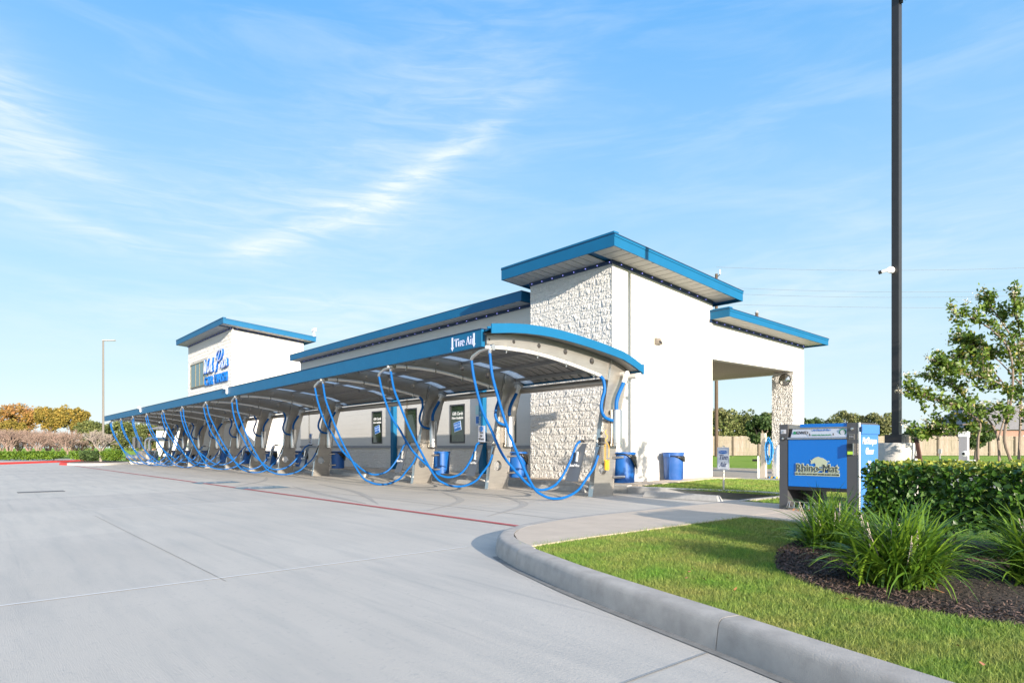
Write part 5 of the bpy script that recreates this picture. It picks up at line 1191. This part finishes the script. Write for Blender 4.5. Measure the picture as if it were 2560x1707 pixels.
# crape myrtle with several stems
D0 = 8.8
tb = polar(D0, S(2530, D0), .15)
tm = thing('flowering_tree', 'multi-stemmed tree with cream flower heads behind the hedge', 'tree', tb)
def tp_(px_, py_, off=0.0): d = D0 + off; p = polar(d, S(px_, d), H(py_, d)); return p - tb
br = [([(2500, 1222), (2450, 1165), (2445, 1100), (2450, 1060), (2425, 1035), (2390, 1012), (2340, 1000), (2300, 985), (2262, 980)], -.2, .02),
      ([(2515, 1222), (2500, 1165), (2495, 1100), (2480, 1062), (2440, 1015), (2400, 980), (2365, 950), (2330, 945)], .1, .021),
      ([(2525, 1222), (2530, 1165), (2512, 1105), (2515, 1060), (2528, 1000), (2532, 930), (2520, 870), (2480, 825), (2430, 795), (2392, 788)], -.1, .024),
      ([(2535, 1222), (2545, 1165), (2550, 1080), (2552, 960), (2545, 880), (2505, 805), (2475, 765), (2466, 738)], .2, .022),
      ([(2545, 1222), (2562, 1165), (2572, 1000), (2560, 900), (2545, 810), (2536, 738)], 0, .02),
      ([(2496, 1100), (2520, 990), (2480, 925), (2440, 885), (2405, 900)], .3, .012),
      ([(2450, 1060), (2400, 1062), (2350, 1075), (2295, 1088)], .1, .009),
      ([(2528, 1000), (2500, 960), (2440, 940), (2380, 930), (2345, 905)], -.3, .011),
      ([(2560, 1222), (2600, 1120), (2640, 1000), (2660, 880), (2650, 800)], .2, .02),
      ([(2600, 1120), (2690, 1020), (2760, 960), (2800, 940)], -.2, .013),
      ([(2552, 960), (2500, 905), (2450, 860), (2420, 850)], .35, .010),
      ([(2640, 1000), (2600, 900), (2590, 820), (2600, 760)], .4, .011)]
LP_ = []; FP = []; rt = random.Random(11)
def gauss3(k): return Vector((rt.gauss(0, 1), rt.gauss(0, 1), rt.gauss(0, 1))) * k
for pts, off, r0 in br:
    P = bezier([tp_(a, c, off * min(1, i / 3)) for i, (a, c) in enumerate(pts)], 40); n = len(P)
    stm = obj('stem', MB().tube(P, [r0 * (1 - .8 * i / (n - 1)) for i in range(n)], 7), BARK, tm, smooth=True)
    tw = MB(); main = (P[-1] - P[n // 2]).normalized()
    for i in range(int(n * .34), n, 2):
        for q in range(2):
            d_ = (main * .7 + Vector((0, 0, .45)) + gauss3(.55)).normalized(); ln_ = rt.uniform(.16, .42) * (1.15 - .5 * i / n)
            e0 = P[i]; e1 = e0 + d_ * ln_ * .55; e2 = e0 + d_ * ln_ + Vector((0, 0, -.03)); tw.tube([e0, e1, e2], [.005, .004, .002], 4, False)
            for k in range(28):
                f = rt.uniform(.2, 1.05); LP_.append(e0.lerp(e2, f) + gauss3(.030))
            if rt.random() < .22:
                for k in range(26): FP.append(e2 + d_ * .04 + gauss3(.026))
    for k in range(60): LP_.append(P[-1] - main * rt.uniform(0, .25) + gauss3(.04))
    for k in range(46): FP.append(P[-1] + main * rt.uniform(-.02, .13) + gauss3(.022))
    obj('twigs', tw, BARK, tm)['kind'] = 'stuff'
LP_ = np.array([tuple(p) for p in LP_]); sel = rng.uniform(size=len(LP_)); 
obj('leaves', leaf_mesh('leaves', LP_[sel < .88], .070, .58, (0, 0, .6), .5), LEAFT, tm)
obj('yellowing_leaves', leaf_mesh('yellowing_leaves', LP_[sel >= .88], .055, .58, (0, 0, .6), .5), LEAFO, tm)
obj('flower_heads', leaf_mesh('flower_heads', np.array([tuple(p) for p in FP]), .022, .9), FLOW, tm)

t = thing('sprinkler_stake', 'rusty leaning metal stake with notches beside the pedestal', 'stake', polar(9.2, S(2322, 9.2), .15))
b = MB(); b.obox((-.06, -.06, .57), (.022, 0, 0), (0, .022, 0), (-.085, -.03, .58)); 
for i in range(5): b.obox((-.06 - .085 * (i - 2) * .4 - .03, -.08, .57 + (i - 2) * .22), (.02, 0, 0), (0, .012, 0), (0, 0, .02))
obj('stake_bar', b, mat('rusty_steel', (.10, .045, .035), .85, var=.3), t)
t = thing('lawn_post', 'tall grey post with a round white cap lamp beyond the hedge', 'post', polar(15.5, S(2410, 15.5), .15))
obj('shaft', MB().box(-.085, .085, -.085, .085, 0, H(1092, 15.5) - .15), mat('post_grey', (.33, .32, .34), .6), t); obj('cap', MB().box(-.095, .095, -.095, .095, H(1092, 15.5) - .15, H(1078, 15.5) - .15), WHITE, t)
t = thing('round_lamp', 'round white floodlight on a low bracket in front of the grey post', 'lamp', polar(13.0, S(2413, 13.0), .15)); zz = H(1134, 13.0) - .15
obj('lamp_head', MB().lathe([(.001, .05), (.055, .04), (.062, -.02), (.04, -.07), (.001, -.075)], (0, 0, zz), 18, 'y'), WHITE, t, smooth=True); obj('lens', MB().lathe([(.001, .058), (.028, .055)], (-.015, -.005, zz), 14, 'y'), BLACK, t)
obj('stand', MB().box(-.05, .05, -.04, .04, 0, zz - .04), mat('post_grey', (.33, .32, .34), .6), t); obj('arms', MB().box(-.16, -.05, -.04, .04, zz - .20, zz - .12).box(.05, .16, -.04, .04, zz - .20, zz - .12), WHITE, t)

# ================================================================ BACKGROUND RIGHT
FD = 62.0
fence = thing('wooden_fence', 'long tan wooden board fence beyond the lawn', 'fence', polar(FD, S(2100, FD), .15))
fb = polar(FD, S(2100, FD), .15)
panel_w = 2.44; s0 = S(1640, FD); zf = .15; hgt = H(1090, FD) - .15
def pickets(seed):
    r = random.Random(seed); b = MB(); n = 17; pw_ = panel_w / n
    for i in range(n):
        h = hgt + r.uniform(-.03, .03); d_ = r.uniform(-.008, .008)
        b.box(i * pw_ + .006, (i + 1) * pw_ - .006, d_ - .01, d_ + .01, .06, h)
    b.box(0, panel_w, -.03, -.015, .30, .40); b.box(0, panel_w, -.03, -.015, hgt - .35, hgt - .25); return b
PM = [pickets(i).mesh('board_panel') for i in range(5)]
for m_ in PM: m_.materials.append(WOOD)
POM = MB().box(-.07, .07, -.09, -.02, 0, hgt - .02).mesh('fence_post'); POM.materials.append(mat('dark_post', (.10, .08, .06), .9))
i = 0
ang = math.atan2(ry, rx)
while True:
    sd_ = s0 + i * panel_w
    if sd_ > S(2760, FD): break
    p = polar(FD, sd_, .15) - fb; put(PM[i % 5], 'board_panel', fence, p, (0, 0, ang)); put(POM, 'fence_post', fence, p, (0, 0, ang)); i += 1

def crown(name, d, pxc, top_y, bot_y, half_px, m, label, n=3500, size=.30, cat='tree', trunk=True, base_z=.15, gaps=.5, tm_=POLEW, seed=0, group=None, cname='crown', ly=1.0):
    r = np.random.default_rng(seed + 100); zt, zb = H(top_y, d), H(bot_y, d); hw = half_px / 1627 * d; s_ = S(pxc, d)
    base = polar(d, s_, base_z); t = thing(name, label, cat, base, group=group)
    cz = (zt + zb) / 2 - base_z; hz = (zt - zb) / 2
    nc = 80; C_ = unit(r.normal(size=(nc, 3))) * r.uniform(.45, 1.0, (nc, 1)) ** .6; C_ = C_ * [hw * .86, hw * .8 * ly, hz * .86]
    k = r.integers(0, nc, n); rad = r.uniform(.10, .30, nc)[k][:, None] * min(hw, hz * 1.4)
    Pp = C_[k] + unit(r.normal(size=(n, 3))) * rad * r.uniform(.5, 1, (n, 1)) ** .5 + [0, 0, cz]
    Pp[:, 2] = np.maximum(Pp[:, 2], .05); Pp[:, 0:2] = Pp[:, 0:2] @ np.array([[rx, ry], [-ry, rx]])
    obj(cname, leaf_mesh(cname, Pp, size, .7), m, t)
    if trunk:
        b = MB(); b.tube([(0, 0, -.05), (.05, 0, cz * .5), (0, .05, cz)], [.14, .11, .06], 7)
        for q in range(5): a = q * 1.3; b.tube([(0, 0, cz * .55), (cos(a) * hw * .35, sin(a) * hw * .35, cz * .95), (cos(a) * hw * .6, sin(a) * hw * .6, cz + hz * .4)], [.06, .04, .015], 5)
        obj('trunk', b, tm_, t)
    return t
# trees behind the fence (seen through the bay and beside the pedestal)
for i, (px_, ty, by, hp, d, m, lb) in enumerate((
        (1720, 1005, 1110, 60, 78, FAR4, 'leafy tree behind the fence at the bay opening\'s left edge'), (1800, 1016, 1112, 52, 74, FAR4, 'tall tree behind the fence right beside the wooden pole'), (1862, 1024, 1112, 50, 76, FAR3, 'olive tree in the middle of the bay opening behind the fence'), (1925, 1030, 1112, 48, 80, FAR4, 'green tree behind the fence next to the bay column'),
        (1990, 1040, 1112, 45, 78, FAR5, 'dark tree behind the fence hidden by the bay column'), (2040, 1044, 1110, 30, 86, FAR5, 'small dark tree left of two round trees beside the building corner'), (2112, 1024, 1110, 52, 88, FAR4, 'broad green tree above the mat machine'), (2190, 1024, 1112, 50, 80, FAR4, 'round olive green tree left of the light pole'),
        (2300, 1072, 1110, 60, 95, FAR5, 'low far tree line behind the fence right of the pole'), (2445, 1046, 1108, 60, 90, FAR5, 'dark tree behind the fence half hidden by the flowering tree'))):
    crown('leafy_tree', d, px_, ty, by, hp, m, lb, n=6500, size=.27, seed=i)
crown('small_tree', 40, 1905, 1034, 1110, 44, FAR5, 'small green tree with white blossoms in front of the fence', n=4200, size=.20, seed=31, tm_=BARK)
crown('small_tree', 34, 2440, 1052, 1120, 42, FAR5, 'small young tree in front of the fence behind the flowering tree', n=3000, size=.16, seed=33, tm_=BARK)
P = np.array([tuple(polar(39.2, S(1905 + random.gauss(0, 26), 39.2), H(1072 + random.gauss(0, 20), 39.2))) for _ in range(90)]); 
# utility poles and wires
def upole(px_, top_y, d, lb, r_=.17):
    t = thing('utility_pole', lb, 'utility pole', polar(d, S(px_, d), .1)); h = H(top_y, d) - .1
    obj('pole', MB().tube([(0, 0, 0), (0, 0, h)], [r_, r_ * .7], 12), POLEW, t, smooth=True)
    obj('insulator', MB().lathe([(.03, 0), (.09, .1), (.03, .25), (.08, .32), (.02, .42)], (.35, 0, h - .1), 8), WHITE, t); obj('crossarm', MB().tube([(0, 0, h - .35), (.36, .0, h - .1)], .035, 6), GREYD, t); return h
upole(1791, 685, 58, 'tall wooden utility pole rising behind the wash bay'); rv = thing('roof_vent', 'short weathered vent pipe sticking up behind the bay roof edge', 'vent pipe', polar(23.5, S(1892, 23.5), 4.75)); obj('pipe', MB().tube([(0, 0, 0), (0, 0, H(784, 23.5) - 4.75)], .055, 10), POLEW, rv, smooth=True); obj('cap', MB().lathe([(.03, 0), (.075, .02), (.03, .08), (.001, .12)], (0, 0, H(784, 23.5) - 4.75), 10), MATS['concrete_kerb'], rv)
dw = 58
for i, (y0, y1, yo) in enumerate(((668, 664, 0), (718, 722, .2), (733, 734, .4))):
    pts = [polar(dw, S(1791 + (2700 - 1791) * f, dw), H(y0 + (y1 - y0) * f + 10 * 4 * f * (1 - f), dw)) for f in [k / 24 for k in range(25)]]
    o = obj('power_line', MB().tube(pts, .012, 5), mat('wire_grey', (.10, .11, .13), .6)); tag(o, ['topmost thin power line in the sky right of the tower', 'second power line from the top, crossing behind the light pole', 'third power line, just under the second'][i], 'power line', 'power lines at the right')
pts = [polar(dw, S(1791 + (2700 - 1791) * f, dw), H(760 + 8 * f + 20 * f * (1 - f), dw)) for f in [k / 24 for k in range(25)]]
o = obj('power_line', MB().tube(pts, .012, 5), MATS['wire_grey']); tag(o, 'lowest power line, just above the bay roof height', 'power line', 'power lines at the right')
t = thing('brick_house', 'pink brick house with grey roof beyond the fence at the right edge', 'house', polar(80, S(2570, 80), .1), rz=ang)
obj('wall', MB().box(-7, 8, 0, 8, 0, 3.0), BRICKM, t); obj('roof', MB().add([(-7.6, -.5, 3.0), (8.6, -.5, 3.0), (8.6, 8.5, 3.0), (-7.6, 8.5, 3.0), (-1.5, 4, 6.2), (3, 4, 6.2)], [(0, 1, 5, 4), (1, 2, 5), (2, 3, 4, 5), (3, 0, 4), (0, 3, 2, 1)]), ROOFG, t)
for xx in (-4, 0, 4): f_ = obj('window', MB().box(xx - .6, xx + .6, -.06, 0, 1.0, 2.3), WHITE, t); obj('pane', MB().box(xx - .5, xx + .5, -.08, -.06, 1.1, 2.2), GLASST, f_)
t = thing('grey_roof_house', 'house with steep dark roof beyond the fence, left of the brick one', 'house', polar(92, S(2480, 92), .1), rz=ang)
obj('wall', MB().box(-5, 5, 0, 8, 0, 3.0), PALEP, t); obj('roof', MB().add([(-5.5, -.5, 3.0), (5.5, -.5, 3.0), (5.5, 8.5, 3.0), (-5.5, 8.5, 3.0), (-1, 4, 7.2), (1.5, 4, 7.2)], [(0, 1, 5, 4), (1, 2, 5), (2, 3, 4, 5), (3, 0, 4), (0, 3, 2, 1)]), ROOFG, t)
t = thing('utility_box', 'small grey meter post standing on the far lawn', 'utility box', polar(45, S(2350, 45), .15)); obj('box', MB().box(-.1, .1, -.08, .08, .45, .75), MATS['post_grey'], t); obj('leg', MB().box(-.03, .03, -.03, .03, 0, .45), MATS['post_grey'], t)

# ================================================================ BACKGROUND LEFT
kl = bpy.data.objects.new('left_kerb', None); COL.objects.link(kl); tag(kl, 'red painted fire lane kerb at the far left', kind='structure')
PR = [(0, -.1), (.01, .12), (.04, .15), (.16, .155), (.16, -.1)]
redp = [(-28, -24), (-40, -14.6), (-48.5, -8.3), (-53.7, -4.7), (-57.9, -2.4), (-66, 2)]
for a, c in zip(redp, redp[1:]): obj('kerb_stone', sweep_kerb([a, c], PR, -1, .01), REDK, kl)
KL2 = mat('white_kerb', (.48, .47, .45), .85, var=.1)
nose = densify([(-47, -4.6), (-44, -5.3), (-42.2, -5.05)], 8); obj('kerb_stone', sweep_kerb(nose, PR, 1, .01), REDK, kl)
nose = densify([(-42.2, -5.05), (-40.7, -4.6), (-40.0, -4.0), (-40.1, -3.2), (-41.2, -2.2), (-43.5, -1.1), (-46, -.4)], 30); obj('kerb_stone', sweep_kerb(nose, PR, 1, .01), KL2, kl)
zl = gz(-60)
sheet('left_lawn', [(-28.1, -23.8), (-40.1, -14.4), (-48.6, -8.1), (-53.8, -4.5), (-58, -2.2), (-66, 2.2), (-66, 120), (-260, 120), (-260, -200), (-60, -60), (-40, -30)][::-1], .0 - .10 + .15 - .10 + .02, LAWNF, 'lawn behind the red kerb', slope=True)
# island mulch behind the white nose
sheet('island_soil', [(-47, -4.5), (-44, -5.15), (-42.2, -4.9), (-40.9, -4.5), (-40.15, -4.0), (-40.25, -3.2), (-41.3, -2.3), (-43.5, -1.25), (-46, -.5), (-56, -1.6)], .13, mat('island_mulch', (.14, .085, .055), .95, var=.4, vscale=3), 'brown mulch island behind the white kerb nose')
sheet('island_lawn', [(-66, 1.9), (-57.4, -2.3), (-53, -1.6), (-46, -.45), (-43, 3), (-43, 60), (-66, 60)], .14, LAWNF, 'lawn beside the building end')
th_ = math.atan2(-(-4.7 + 8.3), (-48.5 + 53.7))
kd = Vector((-53.7 + 48.5, -4.7 + 8.3, 0)).normalized()
def left_text(s, pos, size):
    rz = math.atan2(-kd.y, -kd.x); nrm = Vector((kd.y, -kd.x, 0)); nrm = -nrm if nrm.dot(CAM - Vector(pos)) < 0 else nrm
    o = text('kerb_lettering', s, size, WHITE, kl, (pos[0] + nrm.x * .03, pos[1] + nrm.y * .03, pos[2]), depth=.003, sx=1.6, bold=.004, rz=rz); return o
left_text('NO PARKING', (-53.0, -5.18, gz(-53) + .085), .15); left_text('FIRE LANE', (-56.6, -3.12, gz(-56) + .085), .15)
def low_shrub(name, d, px0, px1, ytop, ybot, m, label, n, size, seed, cat='hedge', zb=0):
    r = np.random.default_rng(seed); s0_, s1_ = S(px0, d), S(px1, d); zt, zb_ = H(ytop, d), H(ybot, d); base = polar(d, (s0_ + s1_) / 2, zb_); t = thing(name, label, cat, base)
    hw, hz = (s1_ - s0_) / 2, (zt - zb_)
    u = r.uniform(-1, 1, n); w2 = r.uniform(-1, 1, n); h = r.uniform(0, 1, n) ** .6; edge = 1 - .25 * (1 - h) - .3 * np.abs(h - .5)
    Pp = np.stack([u * hw * edge, w2 * .6, h * hz * (1 - .12 * np.abs(np.sin(u * 9 + seed)))], 1); Pp[:, 0:2] = Pp[:, 0:2] @ np.array([[rx, ry], [-ry, rx]])
    obj('foliage', leaf_mesh('foliage', Pp, size, .7), m, t); return t
low_shrub('hedge', 60, -40, 172, 1127, 1149, FARH, 'long clipped green hedge behind the red kerb at the far left', 6500, .17, 1)
low_shrub('hedge', 58, 178, 212, 1127, 1148, FARH, 'short hedge piece right of the long clipped one', 1600, .17, 2)
low_shrub('shrub', 50, 205, 246, 1126, 1152, FAR5, 'loose grassy green shrub left of the pale bare tree', 2200, .15, 3, 'shrub')
low_shrub('shrub', 48, 258, 299, 1125, 1151, FARH, 'bright clipped square shrub right of the pale bare tree', 2400, .13, 4, 'shrub')
for i, (px_, ty, by, hp, d, m, lb) in enumerate((
        (45, 1006, 1085, 52, 84, FAR1, 'orange autumn tree at the far left edge'), (-60, 1012, 1100, 60, 84, FAR1, 'orange autumn tree partly out of view at the left'), (125, 1012, 1078, 40, 82, FAR2, 'golden yellow tree second from the left edge'), (180, 1010, 1078, 42, 80, FAR2, 'golden tree with bare top twigs left of the distant lamp post'),
        (232, 1048, 1122, 44, 76, FAR3, 'olive green tree left of the canopy end'), (300, 1045, 1128, 50, 72, FAR3, 'broad olive tree directly behind the canopy end'), (375, 1058, 1128, 48, 74, FAR3, 'light olive tree behind the hanging hoses'), (440, 1052, 1128, 48, 82, FAR5, 'dark tree behind the red-roofed kiosk'), (20, 1050, 1105, 50, 78, FAR2, 'low yellow shrub tree before the orange one'))):
    crown('autumn_tree' if i < 4 else 'leafy_tree', d, px_, ty, by, hp, m, lb, n=6200, size=.24, seed=60 + i)
def twigs(name, d, pxc, ytop, ybase, half, m, label, depth=5, seed=1, r0=.06, trunk_frac=.22, cat='tree', nb=6, tw=1.0, pname='branches'):
    r = random.Random(seed); zt, zb = H(ytop, d), H(ybase, d); hgt_ = zt - zb; hw = half / 1627 * d; t = thing(name, label, cat, polar(d, S(pxc, d), zb)); b = MB()
    def rec(p, dr, l, rad, k):
        q = p + dr * l; b.tube([p, (p + q) / 2 + Vector((r.uniform(-1, 1), r.uniform(-1, 1), 0)) * l * .06, q], [rad, rad * .85, rad * .7], 4, False)
        if k == 0: return
        for _ in range(3 if k > 1 else 3):
            nd = (dr + Vector((r.gauss(0, .55), r.gauss(0, .55), r.gauss(.12, .35))) * .85).normalized(); rec(q, nd, l * r.uniform(.6, .86), rad * .66, k - 1)
    for i in range(nb):
        a = 2 * pi * i / nb + r.uniform(-.3, .3); dr = Vector((cos(a) * hw / hgt_ * 1.0, sin(a) * hw / hgt_, 1)).normalized(); st = Vector((0, 0, hgt_ * trunk_frac)); rec(st, dr, hgt_ * (1 - trunk_frac) * .30, r0 * .6, depth - 1)
    if trunk_frac > .05: b.tube([(0, 0, -.1), (0, 0, hgt_ * trunk_frac)], [r0, r0 * .8], 6)
    obj(pname, b, m, t); return t
twigs('bare_tree', 48, 252, 1072, 1150, 66, BARKP, 'pale leafless tree with a short trunk between two shrubs', depth=6, seed=4, r0=.09, trunk_frac=.26, nb=7)
BL = ['leafless tan brush cut by the left photo edge', 'leafless tan bush second from the left edge', 'leafless tan bush third from the left edge', 'leafless tan bush below the orange tree', 'leafless tan bush between the orange and golden trees', 'leafless tan bush below the left golden tree', 'leafless pinkish bush between the two golden trees', 'leafless pinkish bush below the second golden tree', 'leafless pinkish bush nearest the olive tree', 'low leafless brush beside the olive tree foot']
for i, px_ in enumerate((-22, 2, 24, 48, 72, 96, 120, 144, 168, 196)):
    twigs('dry_shrub', 70 - (i % 3) * 2.5, px_, 1064 + (i * 7) % 13 + (18 if i == 9 else 0), 1136, 30, BRUSH, BL[i], depth=5, seed=20 + i, r0=.075, trunk_frac=.0, cat='shrub', nb=15)
t = thing('street_lamp', 'distant thin lamp post with flat head left of the canopy', 'street lamp', polar(66, S(258, 66), 0)); hh = H(851, 66)
obj('pole', MB().tube([(0, 0, 0), (0, 0, hh)], [.11, .08], 10), mat('far_pole_tan', (.16, .145, .13), .6), t, smooth=True); v = Vector((rx, ry, 0))
obj('lamp_head', MB().obox((v.x * .6, v.y * .6, hh), v * .62, Vector((-v.y, v.x, 0)) * .15, (0, 0, .05)), mat('far_lamp_head', (.35, .33, .31), .5), t)
t = thing('kiosk', 'small white kiosk with red and grey roof behind the far canopy end', 'kiosk', polar(72, S(420, 72), 0), rz=ang)
obj('wall', MB().box(-1.3, 5, 0, 4, 0, H(1073, 72)), PALEP, t); z0_ = H(1073, 72); obj('roof', MB().add([(-2.2, -.6, z0_), (5.6, -.6, z0_), (5.6, 4.6, z0_), (-2.2, 4.6, z0_), (0, 2, z0_ + .8), (4, 2, z0_ + .8)], [(0, 1, 5, 4), (1, 2, 5), (2, 3, 4, 5), (3, 0, 4), (0, 3, 2, 1)]), ROOFG, t)
t = thing('red_roof_house', 'far house with red roof behind the grey-roofed kiosk', 'house', polar(95, S(425, 95), 0), rz=ang); z1_ = H(1075, 95)
obj('wall', MB().box(-4, 8, 0, 6, 0, z1_), BRICKM, t); obj('roof', MB().add([(-5.5, -.6, z1_), (9, -.6, z1_), (9, 7, z1_), (-5.5, 7, z1_), (-1, 3, z1_ + 1.7), (5, 3, z1_ + 1.7)], [(0, 1, 5, 4), (1, 2, 5), (2, 3, 4, 5), (3, 0, 4), (0, 3, 2, 1)]), ROOFR, t)
# turbine / separator unit at the canopy's far end
tu = thing('vacuum_turbine', 'grey drum separator with pipes and silencers at the canopy far end', 'machine', polar(46.5, S(370, 46.5), -.17), rz=ang)
obj('plinth', MB().box(-1.0, 1.2, -.6, .6, 0, .2), CONC, tu)
q = lambda px_: S(px_, 46.5) - S(370, 46.5); zq = lambda y: H(y, 46.5) + .17
obj('drum', MB().lathe([(.001, 0), (.62, .05), (.66, .15), (.66, zq(1126) - .25), (.001, zq(1126) - .2)], (0, 0, .22), 24), STEEL, tu, smooth=True)
for px_ in (337, 350): obj('silencer', MB().lathe([(.05, zq(1128)), (.05, zq(1121)), (.16, zq(1119)), (.16, zq(1094)), (.05, zq(1092)), (.001, zq(1091))], (q(px_), 0, 0), 14), STEEL, tu, smooth=True)
for px_ in (364, 374): obj('suction_pipe', MB().tube(bezier([(q(px_), 0, zq(1126)), (q(px_), 0, zq(1106)), (q(px_) + .12, 0, zq(1098)), (q(px_) + .4, 0, zq(1096) - (.0 if px_ < 370 else .10)), (q(420), -.3, zq(1096) - (.0 if px_ < 370 else .10))], 20), .10, 12), STEEL2, tu, smooth=True)
obj('motor', MB().lathe([(.001, -.5), (.2, -.48), (.2, .4), (.001, .42)], (q(335), 0, .45), 16, 'x'), STEEL, tu, smooth=True)
